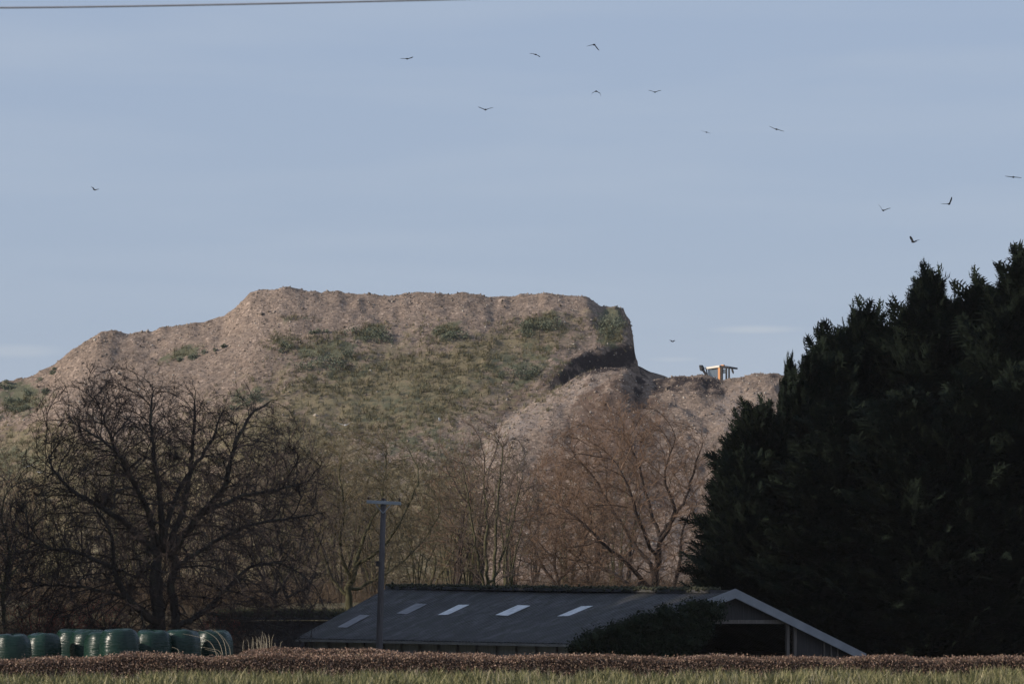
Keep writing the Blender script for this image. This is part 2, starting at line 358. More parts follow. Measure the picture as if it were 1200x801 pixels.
SMX = np.arange(-150, 150, .5); _k = np.exp(-(np.arange(-24, 25) * .5 / 5.5) ** 2); _k /= _k.sum()
_z = np.interp(SMX, cX, np.where(cpx > 690, EYE + (HORIZ - 352) / FPX * YC, cZ)); SMZ = np.convolve(np.pad(_z, 24, 'edge'), _k, 'valid')
def hill_z(x, y):
    n_big = fbm(x / 14, y / 14, 11, 3); n_mid = fbm(x / 3.2, y / 3.2, 21, 3); n_sm = fbm(x / .9, y / .9, 31, 2)
    zc = np.interp(x, cX, cZ) + .30 * vn(x / 1.6, y / 9, 5) + .22 * vn(x / .7, y / 3, 6)
    yb = YC + 4 * vn(x / 26, x * 0, 8) + .6 * vn(x / 5, x * 0, 9)
    d = np.maximum(0, yb - y)
    flank = np.where(d < 34, d * .56, 34 * .56 + (d - 34) * .50)
    zs_ = np.interp(x, SMX, SMZ); zc0 = np.interp(x, cX, cZ); crest = zc + (zs_ - zc) * sstep(.8, 9, d)
    main = crest - flank
    main = main - np.maximum(0, y - yb - 22) * .5
    streak = fbm(x / 2.2, y / 11 + x / 30, 41, 3)
    main = main + n_big * .8 * sstep(2, 16, d) + streak * .12 * sstep(0, 5, d) + n_mid * .30 * sstep(0, 4, d) + n_sm * .24 + .12 * vn(x / .5, y / .5, 33)
    # cut face on the right, seen edge on above and as a scarp below
    wob = 1.1 * vn(y / 4 + 3, x * 0 + 1, 51) + .5 * vn(y / 1.5, x / 2, 52)
    yl = np.interp(x, [-6, 2, 4.3, 8, 10.5, 13.4, 16], [550, 575, 580.5, 585, 586.5, 588, 590]) + wob * .8
    sc_ = 25.4 + 2.6 * (y - yl)
    side = 26.0 + 4.6 * (13.35 - x + wob * .8 + .25 * np.sin(y * .9) + n_sm * .8); side = np.where(x > 13.45, 26.0 + 2.2 * (13.45 - x), side)
    cut = np.minimum(np.where(x > 0, sc_, 99), side)
    main = np.minimum(main, np.maximum(cut + n_mid * 1.0 + n_sm * .5, -2))
    # pile in front on the right
    ex = np.clip(x, sX[1], 1e9); zs = np.interp(ex, sX, sZ); zsm = np.interp(ex, sX, np.convolve(np.pad(sZ, 2, 'edge'), np.ones(5) / 5, 'valid'))
    ys_ = YS + 3 * vn(x / 9, x * 0, 61)
    dx, dy = ex - x, ys_ - y
    zs = zs + (zsm - zs) * sstep(1, 8, dy)
    r = np.where(dy > 0, np.sqrt(dx * dx + dy * dy), np.abs(dx) + np.abs(dy) * .0)
    heap = zs - .56 * r - np.maximum(0, -dy - 14) * .5
    gully = -.9 * np.exp(-((x - (12.9 - .05 * dy)) / .8) ** 2) * sstep(0, 2, dy) * (1 - sstep(3, 9, dy))
    heap = heap + gully + fbm(x / 2.4, y / 5, 71, 3) * .35 * sstep(0, 4, dy) + fbm(x / 9, y / 12, 81, 2) * .7 * sstep(2, 12, dy) + n_mid * .45 + n_sm * .30 + .14 * vn(x / .5, y / .5, 34)
    heap = heap - .5 * np.abs(vn(x / 1.5, y / 1.5, 83))
    # dark mound behind the cut
    back = EYE + (HORIZ - np.interp(x, [(700 - 600) * .093, (745 - 600) * .093, (762 - 600) * .093, (785 - 600) * .093, (830 - 600) * .093], [425, 427, 434, 443, 470])) * .093
    back = back - .4 * np.abs(y - 620) + n_mid * .4
    back = np.where(x < 8, -3, back)
    out = np.maximum(np.maximum(main, heap), back)
    edge = sstep(0, 14, 84 - np.abs(x)) if False else 1
    return np.maximum(out, -3)

hx = np.concatenate([np.arange(-190, -62, 1.6), np.arange(-62, 62, .34), np.arange(62, 200, 1.6)])
hy = np.concatenate([np.arange(505, 530, .6), np.arange(530, 606, .30), np.arange(606, 700, .9)])
X, Y = np.meshgrid(hx, hy); Z = hill_z(X, Y)
Z[Y > 690] = -3
hv = np.stack([X, Y, Z], 2).reshape(-1, 3)
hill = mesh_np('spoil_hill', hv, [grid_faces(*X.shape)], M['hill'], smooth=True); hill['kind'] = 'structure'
hpx, hpy = proj(hv[:, 0], hv[:, 1], hv[:, 2])
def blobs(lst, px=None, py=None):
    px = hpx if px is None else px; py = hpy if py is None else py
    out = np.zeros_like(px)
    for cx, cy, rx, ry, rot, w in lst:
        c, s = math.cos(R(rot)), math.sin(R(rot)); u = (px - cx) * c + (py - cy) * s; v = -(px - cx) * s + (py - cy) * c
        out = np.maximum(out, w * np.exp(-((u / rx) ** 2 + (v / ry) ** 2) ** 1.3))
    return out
GREEN = [(22, 465, 38, 26, 0, .8), (215, 413, 32, 9, -20, .8), (380, 408, 52, 18, -10, .75), (432, 390, 26, 9, -15, .9), (524, 386, 20, 9, -20, .9),
         (630, 379, 26, 13, -25, .9), (716, 383, 18, 30, 0, 1.0), (600, 425, 70, 22, -20, .62), (290, 462, 30, 12, 0, .55), (470, 470, 110, 42, -12, .5),
         (20, 540, 50, 30, 0, .6), (410, 432, 60, 20, -10, .6), (620, 440, 60, 16, -20, .6), (500, 520, 90, 30, 0, .5), (330, 400, 22, 12, 0, .6), (345, 373, 30, 4, 0, .5)]
DRY = [(460, 460, 190, 65, -10, .85), (30, 540, 110, 50, 0, .8), (560, 420, 130, 35, -15, .8), (330, 520, 120, 60, 0, .8), (620, 400, 90, 22, -20, .6), (200, 540, 120, 40, 0, .6), (140, 600, 300, 60, 0, .8)]
DARK = [(700, 424, 50, 16, -12, 1.0), (728, 418, 24, 16, 0, 1.0), (670, 438, 26, 10, -35, .9), (800, 448, 60, 14, 0, .7), (835, 455, 25, 14, 0, .7), (700, 425, 62, 30, 0, .45), (748, 455, 9, 24, 10, .7), (770, 430, 30, 12, 0, .9), (905, 440, 20, 5, 0, .5), (715, 440, 40, 8, 0, .3), (240, 377, 14, 4, 0, .5), (405, 341, 12, 4, 0, .5)]  # dark earth; the scarp and crease entries also paint in shade
PALE = [(600, 505, 110, 26, -42, .62), (680, 455, 60, 22, -35, .6), (870, 480, 60, 40, 0, .6), (90, 480, 45, 35, 0, .45), (700, 560, 120, 30, -50, .4)]
REDB = [(720, 500, 80, 70, -40, .75), (440, 480, 62, 18, -25, .75), (655, 438, 50, 14, -35, .7), (700, 570, 150, 80, 0, .6), (600, 470, 40, 12, -40, .7), (20, 500, 50, 12, 0, .5)]
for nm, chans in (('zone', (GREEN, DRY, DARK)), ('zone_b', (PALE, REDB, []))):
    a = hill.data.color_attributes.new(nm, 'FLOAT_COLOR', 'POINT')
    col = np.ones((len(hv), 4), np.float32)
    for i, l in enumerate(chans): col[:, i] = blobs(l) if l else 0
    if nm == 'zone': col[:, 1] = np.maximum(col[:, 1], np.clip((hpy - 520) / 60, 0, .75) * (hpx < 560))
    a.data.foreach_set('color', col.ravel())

# ------------------------------------------------------------------ stones and hillside grass
def stone_tmpl():
    v = np.array([(1, 0, 0), (-1, .1, 0), (0, .8, .1), (.1, -.9, 0), (0, .1, .75), (.1, 0, -.6)]) * .5
    f = [(0, 2, 4), (2, 1, 4), (1, 3, 4), (3, 0, 4), (2, 0, 5), (1, 2, 5), (3, 1, 5), (0, 3, 5)]
    return v, f
n = 60000
sx = rng.uniform(-58, 58, n); sy = rng.uniform(535, 603, n); sz = hill_z(sx, sy); px, py = proj(sx, sy, sz)
grassy = np.maximum(blobs(DRY, px, py), blobs(GREEN, px, py))
keep = (rng.random(n) > grassy * 1.1) & (py < 650)
extra = blobs(PALE, px, py)
sx, sy, sz, extra = sx[keep], sy[keep], sz[keep], extra[keep]
size = .08 + rng.exponential(.07, len(sx)) + .08 * extra * rng.random(len(sx)); size = np.minimum(size, .75)
mt = frames(rng.normal(size=(len(sx), 3)), rng.uniform(0, 6.28, len(sx)))
tv, tf = stone_tmpl()
v, f = scatter(tv, tf, np.stack([sx, sy, sz + size * .1], 1), mt, np.stack([size, size * rng.uniform(.6, 1, len(sx)), size * rng.uniform(.5, .9, len(sx))], 1))
o = mesh_np('rubble', v, [f], M['stone']); tag(o, 'loose stones and clods scattered over the big earth heap', 'rubble', kind='stuff')

def tuft_tmpl(k=7, h=1.0, w=.06, spread=.5, seed=0):
    r = np.random.default_rng(seed); v, f = [], []
    for i in range(k):
        a = r.uniform(0, 6.28); l = h * r.uniform(.55, 1); lean = spread * r.uniform(.1, 1); b = np.array([r.uniform(-.12, .12), r.uniform(-.12, .12), 0])
        d = np.array([math.cos(a), math.sin(a), 0]); s = np.array([-d[1], d[0], 0]) * w
        m = b + d * lean * l * .35 + np.array([0, 0, l * .6]); t = b + d * lean * l + np.array([0, 0, l * .95])
        n0 = len(v); v += [b - s, b + s, m - s * .7, m + s * .7, t]; f += [(n0, n0 + 1, n0 + 3), (n0, n0 + 3, n0 + 2), (n0 + 2, n0 + 3, n0 + 4)]
    return np.array(v), np.array(f)
def upright(n, tilt=.15):
    return frames_up(rng.normal(size=(n, 2)) * tilt, rng.uniform(0, 6.28, n))
def frames_up(t, a):
    z = np.stack([t[:, 0], t[:, 1], np.ones(len(a))], 1); z /= np.linalg.norm(z, axis=1, keepdims=True)
    x = np.stack([np.cos(a), np.sin(a), 0 * a], 1); y = np.cross(z, x); y /= np.linalg.norm(y, axis=1, keepdims=True); x = np.cross(y, z)
    return np.stack([x, y, z], 2)
n = 90000
sx = rng.uniform(-58, 58, n); sy = rng.uniform(528, 602, n); sz = hill_z(sx, sy); px, py = proj(sx, sy, sz)
dens = np.clip(np.maximum(blobs(DRY, px, py), blobs(GREEN, px, py)) * 1.1 - .1 + (py > 540) * (px < 560) * .5, 0, 1) * (.35 + 1.3 * np.clip(fbm(sx / 4, sy / 4, 91) + .5, 0, 1))
keep = (rng.random(n) < dens) & (py < 690) & (sy < 594); sx, sy, sz = sx[keep], sy[keep], sz[keep]
parts = []
for k in range(3):
    i = np.arange(len(sx)) % 3 == k; tv, tf = tuft_tmpl(7, .62, .024, 1.7, k)
    parts.append(scatter(tv, tf, np.stack([sx[i], sy[i], sz[i] - .05], 1), upright(i.sum(), .3), rng.uniform(.4, 1.15, i.sum())))
v, f = join(parts); o = mesh_np('hillside_grass', v, f, M['hillgrass']); tag(o, 'dry rough grass growing over the face of the earth heap', 'grass', kind='stuff')

# ------------------------------------------------------------------ leafy shrubs on the heap
def leaf_cloud(centers, radii, count, size, flat=.75, seed=0):
    r = np.random.default_rng(seed); out_p = []
    for (c, rad), k in zip(zip(centers, radii), count):
        d = r.normal(size=(k, 3)); d /= np.linalg.norm(d, axis=1, keepdims=True)
        rr = rad * r.uniform(.25, 1, (k, 1)) ** .45 * (1 + .25 * r.normal(size=(k, 1)) * .6); out_p.append(np.array(c) + d * rr * np.array([1, 1, flat]))
    p = np.concatenate(out_p); n = len(p)
    tv = np.array([(0, 0, 0), (.5, .32, .08), (1, 0, 0), (.5, -.32, .08)]) * 1.0; tf = np.array([(0, 3, 2, 1)])
    return scatter(tv, tf, p, frames(r.normal(size=(n, 3)), r.uniform(0, 6.28, n)), size * r.uniform(.5, 1.4, n))
def hill_point(px, py):
    """where the line of sight through (px,py) meets the heap"""
    Ys = np.arange(520, 640, .25); pts = np.array([P(px, py, y) for y in Ys]); h = hill_z(pts[:, 0], pts[:, 1])
    i = np.nonzero(h >= pts[:, 2])[0]
    return Vector(pts[i[0]]) if len(i) else None
SHR = [(432, 392, 30, 14, 'dark green weedy bush high on the heap, left of centre under the crest'),
       (525, 389, 24, 12, 'compact green bush near the middle of the heap just under the crest'),
       (630, 381, 28, 17, 'spreading grey-green bush on the upper heap, closest on the left to the cliff edge'),
       (716, 378, 15, 26, 'upright green bush on the cliff lip at the right end of the crest'),
       (56, 437, 13, 6, 'small dark bush on the sloping skyline at far left of the heap'),
       (4, 452, 13, 7, 'dark bush on the skyline cut by the left edge of the photo'),
       (32, 462, 28, 13, 'low wide green bush on the left shoulder of the heap'),
       (15, 480, 20, 10, 'pale green bush below the wide one on the left shoulder'),
       (333, 406, 14, 9, 'small green bush just left of the largest weed patch on the heap'),
       (372, 388, 12, 6, 'tiny dark green bush above the big green patch of the heap'),
       (225, 416, 20, 7, 'low green weeds on the bare left slope above the dark bare tree'),
       (258, 407, 10, 4, 'thin tuft on the bare left slope, higher than the low green weeds'),
       (380, 418, 34, 15, 'largest grey-green patch of weeds in the middle of the heap'),
       (290, 466, 24, 12, 'dim green bush on the heap seen through the top of the dark bare tree'),
       (605, 432, 26, 14, 'yellow-green bush on the grassy slope left of the dark scarp')]
for i, (px, py, rx, ry, lab) in enumerate(SHR):
    h = hill_point(px, py + ry * .5)
    if h is None: h = hill_point(px, py + ry * 1.4)
    if h is None: continue
    k = .088; r = np.random.default_rng(100 + i); m = max(3, int(rx / 3)); cs, rs = [], []
    for j in range(m):
        u, w = r.uniform(-1, 1), r.uniform(-.8, .8) * ry / rx * 2
        x, y = u * rx * k * .85, w * rx * k * .6
        z = hill_z(np.array([h.x + x]), np.array([h.y + y]))[0] - h.z
        if abs(z) > ry * k * 2: z = 0
        cs.append((x, y, z + ry * k * .25)); rs.append(ry * k * r.uniform(.3, .75))
    v, f = leaf_cloud(cs, rs, [int(50 + 150 * q) for q in rs], .16, .8, 200 + i)
    t = mesh_np('shrub', v, [f], M['shrub']); t.location = h; tag(t, lab, 'bush', 'green bushes rooted on the earth heap')

# ------------------------------------------------------------------ bare trees
def tubes_arr(pts, rad, sides):
    """pts (n,k,3), rad (n,k): equal-length tubes at once"""
    n, k = pts.shape[:2]; t = np.empty_like(pts); t[:, 1:-1] = pts[:, 2:] - pts[:, :-2]; t[:, 0] = pts[:, 1] - pts[:, 0]; t[:, -1] = pts[:, -1] - pts[:, -2]
    t /= np.maximum(np.linalg.norm(t, axis=2, keepdims=True), 1e-9)
    ref = np.where(np.abs(t[..., 1:2]) > .9, np.array([1., 0, 0]), np.array([0, 1., 0])); u = np.cross(t, ref); u /= np.linalg.norm(u, axis=2, keepdims=True); w = np.cross(t, u)
    a = np.arange(sides) * 2 * np.pi / sides
    v = pts[:, :, None] + rad[:, :, None, None] * (u[:, :, None] * np.cos(a)[:, None] + w[:, :, None] * np.sin(a)[:, None])
    base = (np.arange(n)[:, None, None] * k + np.arange(k - 1)[None, :, None]) * sides; q = np.arange(sides)[None, None]; q2 = (q + 1) % sides
    f = np.stack([base + q, base + q2, base + sides + q2, base + sides + q], axis=3).reshape(-1, 4)
    return v.reshape(-1, 3), f
def limb_points(pts, rad, r, step):
    P0 = [Vector(q) for q in pts]; out = []
    for a in range(len(P0) - 1):
        m = max(2, int((P0[a + 1] - P0[a]).length / step))
        for q in range(m):
            u = q / m; p0, p3 = P0[max(a - 1, 0)], P0[min(a + 2, len(P0) - 1)]; p1, p2 = P0[a], P0[a + 1]
            c = .5 * ((2 * p1) + (p2 - p0) * u + (2 * p0 - 5 * p1 + 4 * p2 - p3) * u * u + (3 * p1 - p0 - 3 * p2 + p3) * u ** 3)
            j = r.normal(size=3) * .10 * step if (a or q) else (0, 0, 0)
            out.append((np.array(c) + j, rad[a] * (1 - u) + rad[a + 1] * u))
    out.append((np.array(P0[-1]), rad[-1])); return out
def sc_tree(seed, limbs, attract, step=.32, kill=.5, jitter=.3, up=.06, tip=.011, twl=.42, ntw=3, twr=.0075, hand=1.0, out=None, mom=.75):
    """limbs laid by hand, then branches that grow towards free points of the crown"""
    r = np.random.default_rng(seed); pos, par, rad = [], [], []
    for pts, rd_ in limbs:
        L_ = limb_points(pts, rd_, r, step); prev = -1
        if pos:
            d = np.linalg.norm(np.array(pos) - L_[0][0], axis=1); prev = int(np.argmin(d))
        for p, q in L_: pos.append(p); par.append(prev); rad.append(q * hand); prev = len(pos) - 1
    pos = np.array(pos); A_ = attract(r); near = np.zeros(len(A_), int); nd = np.full(len(A_), 1e9)
    def upd(i0):
        nonlocal near, nd
        new = pos[i0:]
        for c in range(0, len(new), 400):
            D = np.linalg.norm(A_[:, None] - new[None, c:c + 400], axis=2); k = D.argmin(1); m = D[np.arange(len(A_)), k]; b = m < nd; nd[b] = m[b]; near[b] = k[b] + i0 + c
    upd(0)
    for it in range(70):
        al = nd > kill; A_, near, nd = A_[al], near[al], nd[al]
        if len(A_) < 12: break
        ids, inv = np.unique(near, return_inverse=True)
        d = A_ - pos[near]; d /= np.linalg.norm(d, axis=1, keepdims=True); acc = np.zeros((len(ids), 3)); np.add.at(acc, inv, d)
        acc /= np.maximum(np.linalg.norm(acc, axis=1, keepdims=True), 1e-6)
        pp = np.array([par[i] for i in ids]); od = pos[ids] - pos[np.maximum(pp, 0)]; od /= np.maximum(np.linalg.norm(od, axis=1, keepdims=True), 1e-6)
        ow = 0
        if out is not None: ow = pos[ids] - np.array(out[:3]); ow = ow / np.maximum(np.linalg.norm(ow, axis=1, keepdims=True), .3) * out[3]
        acc = acc + od * mom + ow + r.normal(size=acc.shape) * jitter + np.array([0, 0, up]); acc /= np.linalg.norm(acc, axis=1, keepdims=True)
        i0 = len(pos); pos = np.concatenate([pos, pos[ids] + acc * step]); par += [int(i) for i in ids]; rad += [0.0] * len(ids); upd(i0)
        if len(pos) > 26000: break
    n = len(pos); par = np.array(par); rad = np.array(rad); R_ = np.zeros(n); kids = [[] for _ in range(n)]
    for i in range(n - 1, -1, -1): pass
    for i in range(n):
        if par[i] >= 0: kids[par[i]].append(i)
    acc = np.zeros(n); order = []
    st = [i for i in range(n) if par[i] < 0]
    while st: i = st.pop(); order.append(i); st += kids[i]
    for i in reversed(order):
        R_[i] = max(acc[i] ** (1 / 2.35) if acc[i] > 0 else tip, tip); 
        if par[i] >= 0: acc[par[i]] += R_[i] ** 2.35
    R_ = np.maximum(np.minimum(R_, 1.25 * np.where(rad > 0, rad, 9)), rad)
    polys, starts = [], [(i, -1) for i in range(n) if par[i] < 0]
    while starts:
        i, p = starts.pop(); pts, rr = ([pos[p]] if p >= 0 else []), ([min(R_[p], R_[i] * 1.25)] if p >= 0 else [])
        while True:
            pts.append(pos[i]); rr.append(R_[i])
            if not kids[i]: break
            k = sorted(kids[i], key=lambda q: -R_[q]); starts += [(q, i) for q in k[1:]]; i = k[0]
        if len(pts) > 1: polys.append((pts, rr))
    thin = np.nonzero((R_ < tip * 2.6) & (par >= 0))[0]; m = np.array([(ntw if not kids[i] else ntw * .5) for i in thin]); m = np.floor(m + r.random(len(m))).astype(int)
    src = np.repeat(thin, m); p0 = pos[src]; d0 = p0 - pos[par[src]]; d0 /= np.linalg.norm(d0, axis=1, keepdims=True)
    d = d0 + r.normal(size=d0.shape) * .55 + np.array([0, 0, .12]); d /= np.linalg.norm(d, axis=1, keepdims=True); L_ = twl * r.uniform(.5, 1.3, len(src))[:, None]
    p1 = p0 + d * L_ * .5; d2 = d + r.normal(size=d.shape) * .3 + np.array([0, 0, .15]); d2 /= np.linalg.norm(d2, axis=1, keepdims=True); p2 = p1 + d2 * L_ * .5
    tw = [np.stack([p0, p1, p2], 1)]
    for q in range(2):
        b = p1 + (p2 - p1) * r.uniform(-.6, .6, (len(p1), 1)); e = d + r.normal(size=d.shape) * .6; e /= np.linalg.norm(e, axis=1, keepdims=True); L2 = L_ * r.uniform(.3, .65, (len(p1), 1))
        b = np.where(r.random((len(p1), 1)) > 2, p1, p1); tw.append(np.stack([b, b + e * L2 * .5 + r.normal(size=e.shape) * .015, b + e * L2], 1))
    tw = np.concatenate(tw); return polys, tw, np.tile(np.array([twr, twr * .85, twr * .45]), (len(tw), 1))
def tree_meshes(root, data, bark, twig, thick=.05):
    polys, tw, twr = data
    big = [(p, r) for p, r in polys if max(r) >= thick]; small = [(p, r) for p, r in polys if max(r) < thick]
    v, f = tubes_np([(np.array(p), r) for p, r in big], 7); mesh_np('trunk', v, [f], bark, root, True)
    parts = [tubes_np([(np.array(p), r) for p, r in small], 3), tubes_arr(tw, twr, 3)]
    v, f = join(parts); mesh_np('crown', v, f, twig, root)
def ellipsoid_points(env, n, box, shell=.0):
    def fn(r):
        out = []
        while sum(len(o) for o in out) < n:
            p = r.uniform(-1, 1, (4000, 3)) * np.array(box[1]) + np.array(box[0]); e = np.array([env(Vector(q)) for q in p])
            k = (e < 1 - .12 * r.random(len(p)) ** 2) & (r.random(len(p)) < .25 + .75 * e ** 2); out.append(p[k])
        return np.concatenate(out)[:n]
    return fn

# the large dark tree, left. local coordinates from the picture scale at 225 m
BT_Y = 225.0; s = BT_Y / FPX; bx, by = 190, 757
base = P(bx, by, BT_Y); base.z = gz(base.x, BT_Y)
def L(px, py, d=0): return Vector(((px - bx) * s, d, EYE + (HORIZ - py) * s - base.z))
def env_big(p):
    return math.sqrt(((p.x + .2) / 7.0) ** 2 + (p.y / 6.0) ** 2 + ((p.z - 3.6) / 7.7) ** 2 if p.z > 3.6 else ((p.x + .2) / 7.0) ** 2 + (p.y / 6) ** 2 + ((p.z - 3.6) / 4.4) ** 2)
limbs = [([(0, 0, -.2), L(185, 715), L(183, 680), L(188, 640)], [.50, .36, .40, .34]),
         ([(.3, .1, -.2), L(205, 720, .2), L(200, 685, .2), L(206, 655, .1), L(196, 640)], [.26, .24, .23, .22, .2]),
         ([L(186, 650), L(160, 625, -.3), L(130, 600, -.5), L(85, 575, -.4), L(55, 540, .2)], [.22, .19, .15, .11, .06]),
         ([L(184, 645), L(172, 600, .6), L(150, 560, 1), L(128, 515, 1.4), L(115, 480, 1.6)], [.2, .17, .13, .09, .05]),
         ([L(190, 645), L(190, 590, -.6), L(182, 540, -1.1), L(178, 490, -1.3), L(180, 455, -1)], [.22, .17, .13, .08, .04]),
         ([L(196, 645), L(212, 600, .5), L(222, 545, .7), L(226, 495, .4), L(228, 458, .3)], [.2, .17, .12, .08, .04]),
         ([L(200, 650), L(232, 605, -.4), L(262, 575, -.8), L(272, 535, -1), L(292, 490, -1), L(318, 470, -.8)], [.24, .2, .17, .12, .08, .04]),
         ([L(238, 602, -.4), L(285, 580, .3), L(330, 572, .8), L(365, 560, 1)], [.15, .11, .07, .04]),
         ([L(205, 665), L(240, 640, .8), L(290, 615, 1.4), L(345, 605, 1.6), L(375, 600, 1.2)], [.14, .11, .08, .06, .03]),
         ([L(190, 735), L(150, 700, -.7), L(136, 665, -1), L(132, 625, -1.2), L(110, 590, -1.4)], [.22, .16, .12, .09, .05]),
         ([L(138, 668, -1), L(100, 650, -.5), L(55, 640, 0), L(20, 625, .2)], [.11, .08, .06, .03]),
         ([L(150, 700, -.7), L(110, 690, .4), L(60, 685, 1), L(25, 690, 1.4)], [.1, .07, .05, .03]),
         ([L(205, 735), L(240, 715, .9), L(262, 690, 1.4), L(290, 665, 1.6), L(335, 655, 2)], [.16, .12, .09, .07, .03]),
         ([L(190, 640), L(205, 575, 1.8), L(240, 520, 2.6), L(258, 475, 2.8)], [.18, .13, .09, .05]),
         ([L(186, 640), L(165, 575, -1.8), L(140, 530, -2.8), L(95, 500, -3)], [.18, .13, .09, .05])]
def env_lump(p):
    a = math.atan2(p.z - 3.6, p.x); return env_big(p) * (1 + .07 * math.sin(a * 5 + 1) + .05 * math.sin(a * 11 + p.y) + .04 * math.sin(p.y * 1.7))
limbs = [(p, [min(.40, q * .72) if k < len(r_) - 1 else .018 for k, q in enumerate(r_)]) for p, r_ in limbs]
polys = sc_tree(3, limbs, ellipsoid_points(env_lump, 8000, ((0, 0, 5.6), (7.3, 6.5, 5.9))), .27, .36, .13, .05, .0105, .52, 3.1, .0075, 1.0, (0, 0, 3.0, .45), .8)
t = thing('bare_tree', 'large dark bare tree with a wide domed crown and twisted trunk behind the green bales', 'tree', base)
tree_meshes(t, polys, M['bark_dark'], M['twig_dark'])

def mid_tree(px, py, Yd, label, limbs_px, env_spec, seed, bark, twig, nch=(8, 7, 6, 4), ratio=(.5, .55, .6, .6), twl=.6, minr=.010, trop=.05, ang=(42, 42, 40, 36)):
    s = Yd / FPX; b = P(px, py, Yd); b.z = gz(b.x, Yd)
    def Lc(q): return Vector(((q[0] - px) * s, q[2] if len(q) > 2 else 0, EYE + (HORIZ - q[1]) * s - b.z))
    limbs_px = [(l_, list(r_[:-1]) + [.02]) for l_, r_ in limbs_px]
    lim = [([Lc(q) if q != 'b' else Vector((0, 0, -.3)) for q in l], r) for l, r in limbs_px]
    ex, ecy, ert, eru, erd = env_spec; cx, cz = (ex - px) * s, EYE + (HORIZ - ecy) * s - b.z
    def env(p):
        rz = eru * s if p.z > cz else erd * s
        return math.sqrt(((p.x - cx) / (ert * s)) ** 2 + (p.y / (ert * s)) ** 2 + ((p.z - cz) / rz) ** 2)
    na = int(nch[0] * 260 * (ert * s * ert * s * (eru + erd) * s / 2) / 100)
    data = sc_tree(seed, lim, ellipsoid_points(env, min(int(na * 1.25), 4000), ((cx, 0, cz + (eru - erd) * s / 2), (ert * s, ert * s, (eru + erd) * s / 2))), .34, .46, .2, .08, .011, twl, 2.7, minr * .85, .8, (0, 0, 0, .45), .8)
    t = thing('bare_tree', label, 'tree', b); tree_meshes(t, data, bark, twig); return t

mid_tree(772, 700, 298, 'broad russet bare tree with low spreading limbs behind the right half of the barn roof',
    [(['b', (768, 680), (772, 650), (775, 620)], [.32, .27, .22, .18]),
     ([(775, 630), (760, 590, .5), (750, 550, 1), (735, 510, 1.2)], [.15, .11, .08, .04]),
     ([(772, 640), (790, 600, -.5), (778, 560, -1), (790, 520, -1)], [.16, .12, .08, .04]),
     ([(775, 625), (800, 590, .8), (815, 550, 1.2), (825, 515, 1)], [.13, .1, .07, .03]),
     ([(762, 690), (740, 665, -.8), (710, 640, -1.5), (680, 612, -1.6), (655, 590, -1)], [.18, .14, .1, .07, .03]),
     ([(745, 690, -.5), (715, 670, 1), (680, 655, 1.6), (650, 650, 2), (625, 630, 2)], [.13, .1, .07, .05, .03]),
     ([(768, 670), (740, 630, 1.5), (715, 590, 2), (690, 550, 2), (668, 530, 2)], [.15, .11, .08, .05, .03]),
     ([(790, 690, .6), (797, 655, .8), (800, 625, 1), (812, 590, 1)], [.14, .11, .08, .04]),
     ([(770, 655), (750, 615, -2), (735, 570, -2.4), (715, 535, -2)], [.13, .1, .06, .03])],
    (735, 620, 125, 150, 90), 12, M['bark_red'], M['twig_red'], nch=(9, 8, 6, 4), twl=.6)
mid_tree(412, 712, 284, 'bare tree with pale mossy trunk rising behind the power pole',
    [(['b', (408, 690), (416, 670), (425, 650)], [.26, .22, .18, .15]),
     ([(416, 668), (425, 630, .4), (445, 590, .6), (452, 550, .6), (450, 520, .6)], [.14, .11, .08, .05, .03]),
     ([(412, 680), (398, 640, -.5), (404, 600, -.8), (398, 560, -1), (405, 525, -1)], [.14, .11, .08, .05, .03]),
     ([(404, 695), (385, 670, .8), (375, 640, 1), (360, 600, 1), (350, 560, 1)], [.12, .09, .07, .05, .03]),
     ([(420, 660), (450, 640, -1), (475, 600, -1.4), (490, 560, -1.4), (478, 525, -1)], [.12, .09, .07, .05, .03]),
     ([(418, 690, .5), (450, 672, 1.4), (490, 640, 1.8), (515, 600, 1.6)], [.11, .08, .05, .03])],
    (425, 600, 92, 100, 100), 22, M['bark_green'], M['twig_brown'])
mid_tree(572, 712, 290, 'slim upright bare tree with several parallel mossy stems behind the middle of the roof',
    [(['b', (571, 680), (569, 640), (570, 600), (566, 555)], [.14, .12, .1, .07, .04]),
     ([(578, 700, .3), (580, 660, .5), (582, 610, .4), (586, 560, .3), (590, 520, .3)], [.13, .11, .09, .06, .03]),
     ([(568, 690), (557, 640, -.5), (550, 590, -.8), (540, 545, -.8)], [.1, .08, .05, .03]),
     ([(578, 680), (592, 640, .8), (603, 600, 1), (612, 560, 1)], [.09, .07, .05, .03])],
    (575, 600, 62, 98, 100), 32, M['bark_green'], M['twig_purple'], trop=.1, ang=(32, 34, 36, 34))
mid_tree(325, 720, 280, 'thin dark bare tree with crowded stems just right of the large domed tree',
    [(['b', (322, 690), (328, 650), (320, 600), (330, 560)], [.16, .13, .1, .07, .04]),
     ([(322, 700), (345, 660, .6), (355, 620, .9), (372, 580, 1)], [.1, .08, .05, .03]),
     ([(320, 700), (300, 660, -.6), (292, 620, -1), (280, 580, -1)], [.1, .08, .05, .03]),
     ([(335, 700, .6), (365, 680, 1), (372, 640, 1.2), (390, 600, 1)], [.1, .08, .05, .03])],
    (330, 620, 80, 90, 100), 42, M['bark_dark'], M['twig_purple'])
